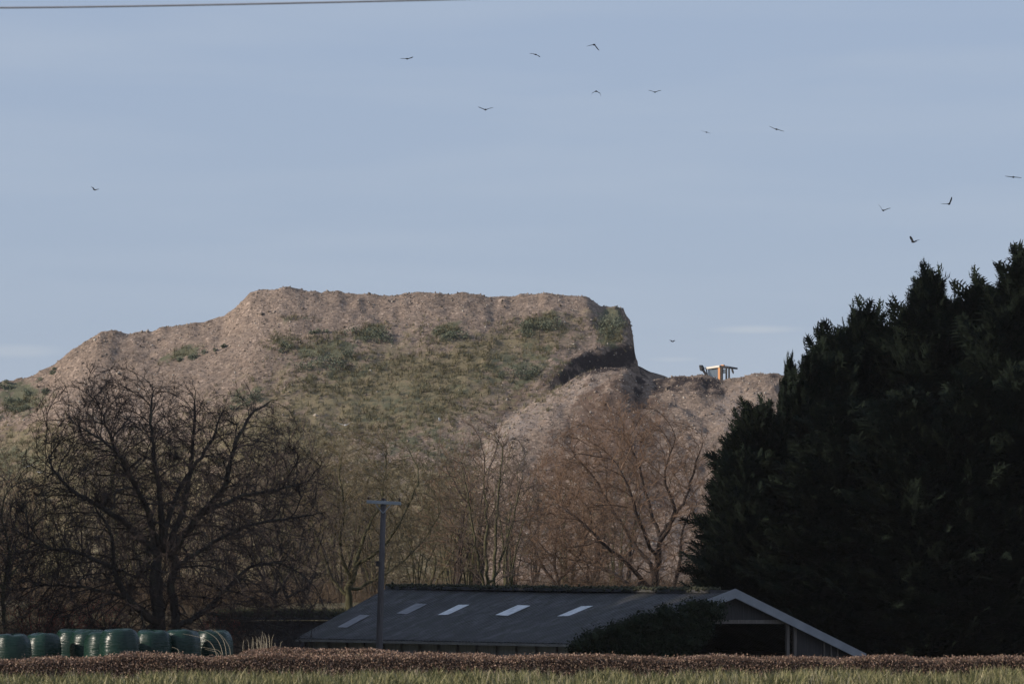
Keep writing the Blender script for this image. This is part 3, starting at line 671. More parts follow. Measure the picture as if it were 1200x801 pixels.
mid_tree(8, 720, 262, 'pale-barked spindly tree half cut off by the left edge of the photo',
    [(['b', (4, 690), (12, 650), (2, 610), (8, 570)], [.12, .10, .08, .05, .03]),
     ([(8, 680), (28, 650, .5), (38, 620, .7), (52, 600, .7)], [.07, .05, .04, .025]),
     ([(4, 690), (-20, 650, .6), (-32, 600, .6)], [.08, .06, .03])],
    (5, 630, 60, 75, 100), 52, M['bark_green'], M['twig_purple'])
mid_tree(505, 712, 320, 'low twiggy bare tree filling the gap between the power pole and the slim tree',
    [(['b', (503, 690), (510, 660), (505, 630)], [.16, .13, .1, .07]),
     ([(505, 690), (485, 650, .6), (478, 610, .9)], [.1, .07, .03]),
     ([(507, 690), (530, 650, -.6), (545, 610, -1)], [.1, .07, .03])],
    (510, 640, 60, 85, 90), 62, M['bark_green'], M['twig_brown'])
mid_tree(655, 712, 325, 'round-headed reddish bare tree half hidden by the broad russet tree',
    [(['b', (655, 690), (650, 650), (655, 610)], [.17, .13, .1, .06]),
     ([(655, 690), (630, 650, .6), (618, 600, .9)], [.1, .07, .03]),
     ([(655, 680), (680, 650, -.6), (695, 600, -1)], [.1, .07, .03])],
    (655, 630, 70, 100, 90), 72, M['bark_red'], M['twig_red'])

# thicket of saplings
protos = []
LAB = ['thin brown bare sapling in the thicket at the foot of the earth heap', 'reddish bare sapling in the thicket at the foot of the earth heap', 'grey-purple bare sapling in the thicket at the foot of the earth heap']
GRP = ['brown saplings of the thicket', 'reddish saplings of the thicket', 'grey-purple saplings of the thicket']
for k, (bk, tw) in enumerate([(M['bark_green'], M['twig_brown']), (M['bark_red'], M['twig_red']), (M['bark_dark'], M['twig_purple'])]):
    rd = random.Random(500 + k); lim = []
    for j in range(6):
        a = rd.uniform(0, 6.28); sp_ = rd.uniform(.3, 1.6); h = rd.uniform(3.8, 6.5)
        lim.append(([(.15 * math.cos(a), .15 * math.sin(a), -.3), (sp_ * .4 * math.cos(a), sp_ * .4 * math.sin(a), h * .4), (sp_ * math.cos(a + .3), sp_ * math.sin(a + .3), h * .8)], [.07, .05, .025]))
    ev = lambda p: math.sqrt((p.x / 2.1) ** 2 + (p.y / 2.1) ** 2 + ((p.z - 4.2) / 3.6) ** 2)
    pl = sc_tree(600 + k, lim, ellipsoid_points(ev, 420, ((0, 0, 4.2), (2.1, 2.1, 3.6))), .32, .45, .26, .14, .011, .5, 1.5, .008)
    root = thing('bare_sapling', LAB[k], 'sapling', (0, 0, 0), 0, GRP[k]); tree_meshes(root, pl, bk, tw, .04); protos.append(root)
rd = random.Random(9); used = [False] * 3
for i in range(66):
    y = rd.choice([rd.uniform(292, 330), rd.uniform(330, 430)]); x = (rd.uniform(-40, 830) + (i % 2) * 0 - 600) / FPX * y
    px = x / y * FPX + 600
    if 650 < px < 840 and y < 340 and rd.random() < .7: continue
    w = [.5, .15, .35] if px < 520 else [.3, .6, .1]
    k = rd.choices([0, 1, 2], w)[0]; sc = rd.uniform(.75, 1.25) * (1.15 if y > 330 else .95); rz = rd.uniform(0, 6.28)
    loc = (x, y, gz(x, y))
    if not used[k]:
        o = protos[k]; o.location = loc; o.rotation_euler.z = rz; o.scale = (sc, sc, sc * rd.uniform(.85, 1.2)); used[k] = True
    else: copy_thing(protos[k], loc, rz, (sc, sc, sc * rd.uniform(.85, 1.2)))

# undergrowth (brambles, dead stalks)
n = 60000
y = np.concatenate([rng.uniform(282, 470, n - 14000), rng.uniform(228, 284, 14000)]); px = np.concatenate([rng.uniform(-60, 900, n - 14000), rng.uniform(-60, 300, 14000)]); x = (px - 600) / FPX * y; z = ground_z(x, y)
hgt = rng.uniform(.35, 1.2, n) * (1 + .8 * np.clip(fbm(x / 5, y / 5, 77) * 2, -.6, 1))
parts = []
for k in range(3):
    i = np.arange(n) % 3 == k; tv, tf = tuft_tmpl(8, 1.0, .008, 1.9, 40 + k); parts.append(scatter(tv, tf, np.stack([x[i], y[i], z[i] - .05], 1), upright(i.sum(), .3), hgt[i]))
v, f = join(parts); o = mesh_np('undergrowth', v, f, M['bramble']); tag(o, 'tangled brown brambles and dead stalks under the bare trees', 'undergrowth', kind='stuff')

# red-stemmed bushes at far left behind the bales
lim = [([(.1 * math.cos(a), .1 * math.sin(a), -.2), (.5 * math.cos(a), .5 * math.sin(a), 1.0), (.9 * math.cos(a), .9 * math.sin(a), 2.0)], [.02, .015, .01]) for a in np.arange(0, 6.2, .5)]
ev = lambda p: math.sqrt((p.x / 1.3) ** 2 + (p.y / 1.3) ** 2 + ((p.z - 1.4) / 1.3) ** 2)
pl = sc_tree(77, lim, ellipsoid_points(ev, 420, ((0, 0, 1.4), (1.3, 1.3, 1.3))), .2, .26, .25, .14, .008, .35, 2, .006)
root = None
for i, (px, Yd, sc, lab) in enumerate([(42, 236, 1.0, 'brick-red twiggy bush behind the dark second bale from the left'), (118, 240, .95, 'dull red twiggy bush behind the widest front bale'), (78, 244, .85, 'rusty twiggy bush between the two redder bushes behind the bales'), (258, 250, .8, 'reddish twiggy bush at the right foot of the large dark tree')]):
    b = P(px, 700, Yd); loc = (b.x, Yd, gz(b.x, Yd))
    if i == 0:
        root = thing('red_stemmed_bush', lab, 'bush', loc, 0, 'red-stemmed bushes behind the bales'); tree_meshes(root, pl, M['dogwood'], M['dogwood'], .013); root.scale = (sc,) * 3
    else: copy_thing(root, loc, i * 1.3, (sc,) * 3, lab)

# ------------------------------------------------------------------ conifers
def plume_tmpl(seed):
    r = np.random.default_rng(seed); v, f = [], []
    def tri(a, b, c): n0 = len(v); v.extend([a, b, c]); f.append((n0, n0 + 1, n0 + 2))
    def ax(t): return np.array([t, .10 * math.sin(t * 3 + seed), .30 * t * t])
    nS = 13
    for i in range(nS):
        t = (i + .5) / nS
        for sd in (-1, 1):
            p = ax(t); L_ = .36 * (1 - t) ** .7 * (.5 + min(1, t * 3)) * .8 + .07
            d = np.array([.78, sd * .62, .22 + r.normal() * .22]); d /= np.linalg.norm(d); q = p + d * L_
            s_ = np.cross(d, [0, 0, 1.]); s_ /= np.linalg.norm(s_); w = .035
            tri(p - s_ * w, p + s_ * w, q)
            for m in range(3):
                u = .3 + .28 * m; pp = p + d * L_ * u; d2 = d + s_ * (1 if m % 2 else -1) * .8 + np.array([.1, 0, r.normal() * .4]); d2 /= np.linalg.norm(d2)
                s2 = np.cross(d2, [.1, 0, 1.]); s2 /= np.linalg.norm(s2); tri(pp - s2 * .022, pp + s2 * .022, pp + d2 * L_ * .5)
    tri(ax(.85) + [0, .03, 0], ax(.85) - [0, .03, 0], ax(1.12)); tri(ax(0) + [0, .02, 0], ax(0) - [0, .02, 0], ax(.9))
    return np.array(v), np.array(f)
PL = [plume_tmpl(i) for i in range(4)]
def conifer(label, seed, H=20.0, Rm=3.4, n=1500, name='conifer', lobes=4):
    r = np.random.default_rng(seed); root = thing(name, label, 'tree', (0, 0, 0))
    # several leaders: spires of different height
    lead = [(0, 0, H, Rm)] + [(r.uniform(.7, 1.6) * math.cos(a), r.uniform(.7, 1.6) * math.sin(a), H * r.uniform(.78, .93), Rm * .72) for a in r.uniform(0, 6.28, lobes)]
    pos, dr, sc = [], [], []
    for li, (lx, ly, lh, lr) in enumerate(lead):
        m = int(n * (1.0 if li == 0 else .45)); h = lh * (1 - r.uniform(0, 1, m) ** 1.35 * .97)
        h = np.concatenate([h, lh * r.uniform(.8, .99, m // 12)]); m = len(h)
        az = r.uniform(0, 6.28, m); q = h / lh
        Rr = lr * (1 - q ** 1.35) ** .95 * (1 + .34 * np.sin(az * 3 + h * 1.1 + seed)) * (1 + .30 * np.sin(h * 2.3 + az * 2 + seed))
        rad = Rr * r.uniform(.45, 1.0, m)
        pos.append(np.stack([lx + rad * np.cos(az), ly + rad * np.sin(az), h - .6 * (q > .9)], 1))
        up = .35 + 1.3 * np.clip((q - .55) / .45, 0, 1) ** 1.5 + r.normal(size=m) * .25 + .0
        dr.append(np.stack([np.cos(az) + r.normal(size=m) * .3 + .12, np.sin(az) + r.normal(size=m) * .3, up], 1))
        sc.append(r.uniform(.8, 1.7, m) * (1 - .15 * q) * (1 + .7 * (r.random(m) > .90)))
    pos, dr, sc = np.concatenate(pos), np.concatenate(dr), np.concatenate(sc); parts = []
    for k in range(4):
        i = np.arange(len(pos)) % 4 == k; parts.append(scatter(*PL[k], pos[i], frames(dr[i], r.normal(size=i.sum()) * .7), sc[i]))
    # dense inner foliage
    for li, (lx, ly, lh, lr) in enumerate(lead):
        a, hh = np.meshgrid(np.linspace(0, 2 * np.pi, 15)[:-1], np.linspace(.0, .80, 26)); h = hh * lh
        rr = lr * .56 * (1 - hh ** 1.35) ** .95 * (1 + .28 * np.sin(a * 3 + h * 1.1 + seed)) * (1 + .2 * vn(a * 3, h * 1.5, seed))
        v = np.stack([lx + rr * np.cos(a), ly + rr * np.sin(a), h], 2).reshape(-1, 3); i = np.arange(25)[:, None] * 14; k = np.arange(14)[None]; k2 = (k + 1) % 14
        parts.append((v, np.stack([i + k, i + k2, i + 14 + k2, i + 14 + k], 2).reshape(-1, 4)))
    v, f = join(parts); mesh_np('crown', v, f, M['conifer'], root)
    mb = MB(); mb.tube([(0, 0, -.4), (.05, 0, H * .5), (0, 0, H * .96)], [.32, .2, .03], 8); mb.build('trunk', M['bark_dark'], root, True)
    return root
CP = [conifer('x', 11), conifer('x', 23, 20, 3.1, 1400, lobes=5), conifer('x', 37, 20, 3.7, 1600, lobes=3)]
CON = [ # px, top py, depth, width factor, lean deg, label
    (1204, 296, 262, 1.25, 2, 'tallest dark conifer, cut by the right edge of the photo'),
    (1150, 330, 268, 1.0, 3, 'dark conifer with a side spray pointing left, next to the tallest one'),
    (1086, 318, 266, .95, 3, 'dark conifer with a tall blunt spire between two lower tops'),
    (1122, 352, 272, .9, 2, 'dark conifer with a thin top just right of the blunt spire'),
    (1048, 376, 270, .9, 2, 'dark conifer with a bushy shoulder top just left of the blunt spire'),
    (1006, 357, 268, .85, 4, 'dark conifer with a narrow feathery spire leaning right'),
    (972, 388, 266, .8, 2, 'dark conifer with a ragged top just left of the feathery spire'),
    (948, 408, 263, .8, -2, 'dark conifer with gappy branches against the sky, near the left end of the row'),
    (921, 416, 266, .34, 3, 'thin wispy conifer top just right of the earth heap skyline'),
    (886, 468, 260, .95, 0, 'lowest dark conifer at the left end of the row beside the heap'),
    (866, 518, 257, .72, 0, 'small dark conifer at the very left foot of the row behind the barn'),
    (985, 470, 256, 1.3, 0, 'front dark conifer directly behind the barn gable slope'),
    (1060, 455, 254, 1.25, 0, 'front dark conifer behind the low end of the barn gable'),
    (1135, 440, 254, 1.3, 0, 'front dark conifer right of the barn'),
    (1205, 425, 254, 1.2, 0, 'front dark conifer in the bottom right corner')]
for i, (px, ty, Yd, wf, lean, lab) in enumerate(CON):
    top = P(px + 4, ty + 20, Yd); zb = gz(top.x, Yd); H = top.z - zb; top.x -= math.tan(R(lean)) * H
    src = CP[i % 3]; sz_ = H / 20.0; sxy = wf * (.75 + .25 * sz_)
    if i < 3: o = src; o.location = (top.x, Yd, zb); o['label'] = lab; o['group'] = 'dark conifers in a row beside the barn'; o.scale = (sxy, sxy, sz_); o.rotation_mode = 'ZYX'; o.rotation_euler = (0, R(lean), i * 2.0)
    else: o = copy_thing(src, (top.x, Yd, zb), i * 1.7, (sxy, sxy, sz_), lab, 'dark conifers in a row beside the barn'); o.rotation_mode = 'ZYX'; o.rotation_euler = (0, R(lean), i * 1.7)
# unseen belt of the same trees, added left of frame to shade the barn
k = 0
for y, x, H in [(219 + 3.6 * a, -31 - 2.2 * (a % 3), 18 + (a * 5 % 4)) for a in range(14)] + [(222 + 5 * a, -41, 23) for a in range(9)]:
    o = copy_thing(CP[k % 3], (x, y, gz(x, y)), k * 2.1, (1.1, 1.1, H / 20), 'tall dark conifer of the unseen belt added on the left to shade the barn', 'unseen conifers added left of the view to shade the barn'); k += 1

# ------------------------------------------------------------------ barn
A, D = P(861, 692, 240), P(456, 687, 266)
B, E = P(705, 754, 236.5), P(347, 747, 262.5)
Cc = P(1014, 768, 243.5); F = D + (Cc - A)
BZ = -1.9
barn = thing('barn', 'long low barn with mossy dark grey roof, pale skylights and open gable end', 'barn', (A.x, A.y, BZ))
o0 = Vector((A.x, A.y, BZ)); A_, D_, B_, E_, C_, F_ = (q - o0 for q in (A, D, B, E, Cc, F))
nrm = (D_ - A_).cross(B_ - A_).normalized(); nrm = nrm if nrm.z > 0 else -nrm
nrm2 = (D_ - A_).cross(C_ - A_).normalized(); nrm2 = nrm2 if nrm2.z > 0 else -nrm2
def RP(u, v, lift=0):
    top = A_.lerp(D_, u); bot = B_.lerp(E_, u); return top.lerp(bot, v) + nrm * lift
# near roof slope as a grid so that it sags and undulates a little
def roof_grid(name, fn, nu, nv, mat, thick):
    vs, ridge = [], []
    for s_ in (0, 1):
        for i in range(nu + 1):
            for j in range(nv + 1):
                u, v = i / nu, j / nv; p = fn(u, v); vs.append(p - (nrm if fn is roofA else nrm2) * (thick * s_)); ridge.append(u * 31.0)
    n1 = (nu + 1) * (nv + 1); fs = []
    for i in range(nu):
        for j in range(nv):
            a = i * (nv + 1) + j; b = a + nv + 1; fs.append((a, a + 1, b + 1, b)); fs.append((a + n1, b + n1, b + 1 + n1, a + 1 + n1))
    for i in range(nu):
        a, b = i * (nv + 1), (i + 1) * (nv + 1); fs.append((a, b, b + n1, a + n1)); a += nv; b += nv; fs.append((b, a, a + n1, b + n1))
    for j in range(nv):
        a, b = j, j + 1; fs.append((b, a, a + n1, b + n1)); a, b = nu * (nv + 1) + j, nu * (nv + 1) + j + 1; fs.append((a, b, b + n1, a + n1))
    o = mesh_np(name, np.array([tuple(q) for q in vs]), [np.array(fs)], mat, barn)
    at = o.data.attributes.new('ridge', 'FLOAT', 'POINT'); at.data.foreach_set('value', np.array(ridge, np.float32)); return o
def sag(u, v): return -.10 * math.sin(math.pi * min(1, u * 1.0)) * math.sin(math.pi * .5 * (1 - v)) - .04 * math.sin(u * 19) * math.sin(v * 3.1) 
def roofA(u, v): return RP(u, v, sag(u, v))
def roofB(u, v): return A_.lerp(D_, u).lerp(C_.lerp(F_, u), v) + nrm2 * sag(u, v)
roof_grid('roof', roofA, 60, 14, M['roof'], .08)
roof_grid('roof', roofB, 40, 8, M['roof'], .08)
for (u, v0, v1, w, mt) in [(.302, .30, .50, .034, 'skylight'), (.492, .29, .49, .037, 'skylight'), (.672, .30, .50, .034, 'skylight'), (.805, .30, .50, .034, 'skylight'), (.905, .56, .80, .034, 'skylight_dirty')]:
    mb = MB(); K = 6
    for kk in range(K):
        va, vb = v0 + (v1 - v0) * kk / K, v0 + (v1 - v0) * (kk + 1) / K; a, b = u - w / 2, u + w / 2
        mb.slab([RP(a, va, sag(a, va) + .012), RP(a, vb, sag(a, vb) + .012), RP(b, vb, sag(b, vb) + .012), RP(b, va, sag(b, va) + .012)], nrm * .012)
    mb.build('skylight', M[mt if u != .805 else 'skylight_dirty'], barn)
udir = (D_ - A_).normalized()
mb = MB(); mb.beam(A_ + Vector((0, 0, -.03)), D_ + Vector((0, 0, -.03)), .44, .13); mb.build('ridge_cap', M['roof'], barn)
# moss and plants on the ridge
tt = rng.uniform(.05, 1, 3000); pp = np.array([tuple(A_.lerp(D_, q)) for q in tt]) + rng.normal(size=(3000, 3)) * np.array([.14, .14, .05]) + np.array([0, 0, .03])
v, f = scatter(*stone_tmpl(), pp, frames(rng.normal(size=(3000, 3)), rng.uniform(0, 6, 3000)), rng.uniform(.05, .2, 3000))
o = mesh_np('ridge_moss', v, [f], M['moss'], barn); o['kind'] = 'stuff'
# gutter, wall below the near eaves
mb = MB(); g0, g1 = E_ + Vector((0, -.1, -.10)), B_ + Vector((0, -.1, -.10)); mb.beam(g0, g1, .12, .11); mb.build('gutter', M['concrete'], barn)
mb = MB(); inw = (A_ - B_); inw.z = 0; inw.normalize(); wa, wb = E_ + inw * .45 + udir * -.2, B_ + inw * .45 + udir * .3
mb.slab([Vector((wa.x, wa.y, -.6)), Vector((wb.x, wb.y, -.6)), Vector((wb.x, wb.y, wb.z - .02)), Vector((wa.x, wa.y, wa.z - .02))], inw * .15); mb.build('wall', M['limewash'], barn)
for kk in range(16):
    q = E_.lerp(B_, (kk + .5) / 16) + inw * .36; mb = MB(); mb.beam((q.x, q.y, -.5), (q.x, q.y, q.z - .06), .10, .10, (0, 1, 0)); mb.build('post', M['timber'], barn)
mb = MB(); wc, wd = F_ - inw * .4, C_ - inw * .4
mb.slab([Vector((wc.x, wc.y, -.6)), Vector((wd.x, wd.y, -.6)), Vector((wd.x, wd.y, wd.z + .1)), Vector((wc.x, wc.y, wc.z + .1))], -inw * .12); mb.build('wall', M['cladding'], barn)
e = -udir * .25
mb = MB(); mb.slab([Vector((E_.x, E_.y, -.6)) + inw * .3 + e, Vector((F_.x, F_.y, -.6)) - inw * .3 + e, F_ - inw * .3 + e, D_ + e - Vector((0, 0, .15)), E_ + inw * .3 + e], e * .4); mb.build('gable_wall', M['cladding'], barn)
# right gable: open below, boarded peak, boarded right bay, posts, bargeboards
gd = (C_ - B_); gd.z = 0; gd.normalize(); out = -udir.copy(); out.z = 0; out.normalize(); off = out * -.35
def G(px, py):
    """point on the gable plane seen at px,py"""
    a = P(px, py, 1) - Vector((0, 0, EYE)); n_ = gd.cross(Vector((0, 0, 1))); t_ = (A - Vector((0, 0, EYE))).dot(n_) / a.dot(n_)
    return Vector((0, 0, EYE)) + a * t_ - o0
mb = MB(); mb.slab([G(858, 698) + off, G(781, 727.5) + off, G(938, 727.5) + off], out * .05); mb.build('gable_board', M['cladding'], barn)
mb = MB(); mb.slab([G(936, 726) + off, G(936, 815) + off, G(1006, 815) + off, G(1006, 763) + off], out * .05); mb.build('side_board', M['cladding'], barn)
for px, top in [(926, 728), (934.5, 731), (757, 742), (849, 700)]:
    a, b = G(px, top) + off * .6, G(px, 812 if px != 849 else 728) + off * .6; mb = MB(); mb.beam(a, b, .13 if px != 849 else .07, .13, gd); mb.build('post', M['timber'], barn)
for px, top in [(969, 751), (977, 755), (985, 758)]:
    a, b = G(px, top) + off * .6, G(px, 812) + off * .6; mb = MB(); mb.beam(a, b, .06, .05, gd); mb.build('batten', M['timber'], barn)
mb = MB(); mb.beam(G(938, 728) + off * .5, G(781, 728) + off * .5, .08, .16); mb.build('tie_beam', M['timber'], barn)
dR = (G(1014, 770) - G(861, 697)); hgt = Vector((0, 0, 1)).cross(gd)
def board(p0, p1, w0, w1, mat):
    mb = MB(); mb.slab([p0, p1, p1 - Vector((0, 0, w1)), p0 - Vector((0, 0, w0))], out * .05); return mb.build('bargeboard', mat, barn)
cl = Vector((0, 0, .10))
board(A_ + out * .03 + cl, C_ + out * .03 + cl, .40, .36, M['board']); board(A_ + out * .033 + cl, B_ + out * .033 + cl, .40, .34, M['board'])

# low dark shed left of the barn
sa, sb = P(252, 722, 274), P(392, 724, 272); zb = -1.9
shed = thing('low_shed', 'low dark shed with a shaggy overgrown flat roof between the bales and the barn', 'shed', (sa.x, 274, gz(sa.x, 274) if False else zb))
w = sb.x - sa.x; h = sa.z - zb
mb = MB(); mb.box((w / 2, .0, h / 2 - .1), (w, .2, h - .2)); mb.box((.1, 2.6, h / 2 - .1), (.2, 5, h - .2)); mb.box((w - .1, 2.6, h / 2 - .1), (.2, 5, h - .2)); mb.build('wall', M['cladding'], shed)
mb = MB(); mb.slab([(-.3, -.4, h - .16), (w + .3, -.4, h - .16), (w + .3, 5.4, h + .1), (-.3, 5.4, h + .1)], (0, 0, .14)); mb.build('roof', M['roof'], shed)
n = 2600; pp = np.stack([rng.uniform(-.3, w + .3, n), rng.uniform(-.45, 4, n), np.full(n, h)], 1); pp[:, 2] += .05 * pp[:, 1]
tv, tf = tuft_tmpl(6, .32, .025, .8, 3); v, f = scatter(tv, tf, pp, upright(n, .4), rng.uniform(.4, 1.1, n)); o = mesh_np('roof_growth', v, [f], M['moss'], shed); o['kind'] = 'stuff'

# ivy heap over the near half of the gable
cs, rs = [], []; r = np.random.default_rng(5)
for i in range(420):
    px = r.uniform(676, 846); topy = np.interp(px, [676, 700, 740, 780, 800, 830, 842], [749, 735, 720, 708, 703, 698, 702]); py = r.uniform(topy + 7, 790)
    if px > 800 and py > 722 + (842 - px) * 1.2: continue
    Yd = 236 + (px - 705) / 155 * 3.2; q = P(px, py, Yd + r.uniform(-1.3, -.1)); cs.append(tuple(q - Vector((A.x, A.y, BZ)))); rs.append(r.uniform(.25, .5))
v, f = leaf_cloud(cs, rs, [190] * len(cs), .10, .9, 6)
core = [scatter(np.array(stone_tmpl()[0]) * 2.0, np.array(stone_tmpl()[1]), np.array(cs), frames(r.normal(size=(len(cs), 3)), r.uniform(0, 6, len(cs))), np.array(rs) * .75)]
v, f = join([(v, f)] + core); o = mesh_np('ivy', v, f, M['ivy']); o.location = (A.x, A.y, BZ); tag(o, 'dark ivy heaped over the left side of the barn gable and roof edge', 'ivy')

# ------------------------------------------------------------------ power pole
Yp = 230.0; b0, b1 = P(444.5, 757, Yp), P(449.5, 584, Yp); d = (b1 - b0).normalized(); zg = gz(b0.x, Yp)
bs = b0 + d * ((zg - .5 - b0.z) / d.z); pole = thing('power_pole', 'leaning wooden power pole with a grey crossarm standing in front of the barn roof', 'pole', (bs.x, bs.y, zg))
pl_o = Vector((bs.x, bs.y, zg)); q = lambda v_: v_ - pl_o
mb = MB(); mb.tube([q(bs), q(b0), q(b0.lerp(b1, .5)), q(b1)], [.145, .137, .12, .10], 14); mb.build('post', M['pole'], pole, True)
ca, cb = P(429.5, 587.5, Yp - .16), P(470, 589.5, Yp - .16)
mb = MB(); mb.beam(q(ca), q(cb), .11, .13); mb.build('crossarm', M['galv'], pole, bevel=.01)
jt = P(448.8, 601, Yp - .16)
for e_ in (P(439, 589, Yp - .16), P(459, 590, Yp - .16)):
    mb = MB(); mb.beam(q(e_), q(jt), .03, .05, (0, 1, 0)); mb.build('brace', M['galv'], pole)
for px in (431.5, 449, 468):
    c_ = P(px, 587 + (px - 430) * .05, Yp - .16) + Vector((0, 0, .06)); mb = MB(); c_ = q(c_)
    mb.tube([c_, c_ + Vector((0, 0, .05)), c_ + Vector((0, 0, .055)), c_ + Vector((0, 0, .10)), c_ + Vector((0, 0, .12))], [.015, .015, .045, .04, .015], 8); mb.build('insulator', M['ceramic'], pole, True)
st = P(446.5, 660, Yp); mb = MB(); mb.box(q(st) + Vector((-.15, -.02, 0)), (.12, .12, .22)); mb.build('junction_box', M['blacksteel'], pole)

# overhead wire at top left
mb = MB(); pts = []
for i in range(60):
    t = i / 59; px = -900 + t * 3600; Yw = 78 + 14 * t
    py = 9.2 - .00000 * px - 9.5 * (max(px, -900) / 520) * (abs(px) / 520) ** .35 if px > 0 else 9.2 + .0000035 * px * px * 4
    pts.append(P(px, py, Yw))
mb.tube(pts, .014, 8); o = mb.build('overhead_wire', M['wire'], None, True); tag(o, 'thin grey overhead wire crossing the top left corner of the sky', 'wire')

# ------------------------------------------------------------------ bales
def bale(seed, w=1.26, h=1.22):
    r = np.random.default_rng(seed); prof = [(0, h), (.30, h - .005), (.44, h - .02), (.51, h - .06)] + [(.635 - .115 * ((u - .42) / .58) ** 4 if u > .42 else .635 - .05 * ((.42 - u) / .42) ** 2, u * (h - .07)) for u in (.96, .9, .82, .74, .66, .56, .42, .25, .1, 0)] + [(0, 0)]
    n = 40; v, f = [], []
    ph = r.uniform(0, 6, 6)
    for i, (rr, z) in enumerate(prof):
        for k in range(n):
            a = 2 * math.pi * k / n; wv = 1 + .02 * math.sin(3 * a + ph[0]) + .012 * math.sin(7 * a + ph[1]) + .010 * math.sin(11 * a + ph[2] + z * 3)
            s_ = rr * wv * w / 1.13; v.append((s_ * math.cos(a), s_ * math.sin(a), z + (.025 * math.sin(2 * a + ph[3]) + .02 * math.sin(5 * a + ph[4])) * (1 if z > .3 else 0)))
    for i in range(len(prof) - 1):
        for k in range(n): f.append((i * n + k, (i + 1) * n + k, (i + 1) * n + (k + 1) % n, i * n + (k + 1) % n))
    return np.array(v), np.array(f)
BALES = [ # px centre, depth, top py, width, label
    (14, 206, 743, 1.28, 'green wrapped bale with a bright glint, cut by the left edge of the photo'),
    (50, 209.5, 742, 1.24, 'dark shaded green bale second from the left, set back between its neighbours'),
    (86, 213, 737.5, 1.28, 'tall pale-sided green bale third from left with a grey streak down its side'),
    (105, 210.5, 738, 1.25, 'green bale fourth from left, mostly hidden by the smaller rounded one'),
    (121.5, 208, 740, 1.24, 'lower rounded green bale with the brightest glint, left of the widest bale'),
    (140, 205.5, 737, 1.30, 'widest green bale, nearest of the row, with its whole front in view'),
    (179, 209, 738.5, 1.20, 'dark green bale directly in front of the large tree trunk'),
    (212, 210, 737.5, 1.30, 'blue-green bale right of the trunk, lit only by the sky'),
    (250, 211.5, 738.5, 1.30, 'last dark blue-green bale at the right end of the row behind the arching stems')]
for i, (px, Yd, ty, w, lab) in enumerate(BALES):
    t = P(px, ty, Yd); zb = gz(t.x, Yd); v, f = bale(i, w, t.z - zb); o = mesh_np('wrapped_bale', v, [f], M['bale'], None, True)
    o.location = (t.x, Yd, zb); o.rotation_euler = (R((i * 37 % 5 - 2) * .6), R((i * 53 % 5 - 2) * .6), i * 1.1); tag(o, lab, 'bale', 'green wrapped bales in a row')

# arching pale stems and stalks in front of the bales
def stems(name, label, lst, Yd, r0=.008):
    polys = []
    b = P(lst[0][0][0], 765, Yd); zg = gz(b.x, Yd); o_ = Vector((b.x, Yd, zg))
    for pts in lst:
        p3 = [P(a, c, Yd + (dd if dd else 0)) - o_ for a, c, *rest in pts for dd in [rest[0] if rest else 0]]; p3[0].z = -.05
        n = 14; q_ = []
        for k in range(n):
            t = k / (n - 1) * (len(p3) - 1); a = min(int(t), len(p3) - 2); u = t - a; x0, x1, x2, x3 = p3[max(a - 1, 0)], p3[a], p3[a + 1], p3[min(a + 2, len(p3) - 1)]
            q_.append(.5 * ((2 * x1) + (x2 - x0) * u + (2 * x0 - 5 * x1 + 4 * x2 - x3) * u * u + (3 * x1 - x0 - 3 * x2 + x3) * u ** 3))
        polys.append((np.array(q_), np.linspace(r0, r0 * .45, n)))
    v, f = tubes_np(polys, 5); o = mesh_np(name, v, [f], M['straw']); o.location = o_; tag(o, label, 'dead plant'); return o
stems('arching_bramble', 'pale dead stems arching left in front of the last bale',
      [[(267, 775), (264, 757), (256, 742), (245, 736)], [(266, 775), (258, 755), (244, 741), (226, 737)], [(262, 775), (250, 757), (236, 747), (214, 742)],
       [(264, 775), (259, 765), (248, 760), (234, 757)], [(260, 775), (256, 767), (248, 762), (240, 760)], [(211, 775), (210, 765), (206, 759), (201, 758)], [(268, 775), (270, 764), (263, 748), (250, 736)]], 168)
r = random.Random(4); lst = []
for i in range(26):
    x = 283 + r.gauss(22, 13); x = max(280, min(345, x)); h = r.uniform(8, 24) * (1 - abs(x - 305) / 70); lst.append([(x, 775), (x + r.uniform(-1, 1), 763 - h * .5), (x + r.uniform(-4, 3), 762 - h)])
stems('dead_stalks', 'upright straw-coloured stalks poking above the hedge right of the last bale', lst, 166, .007)

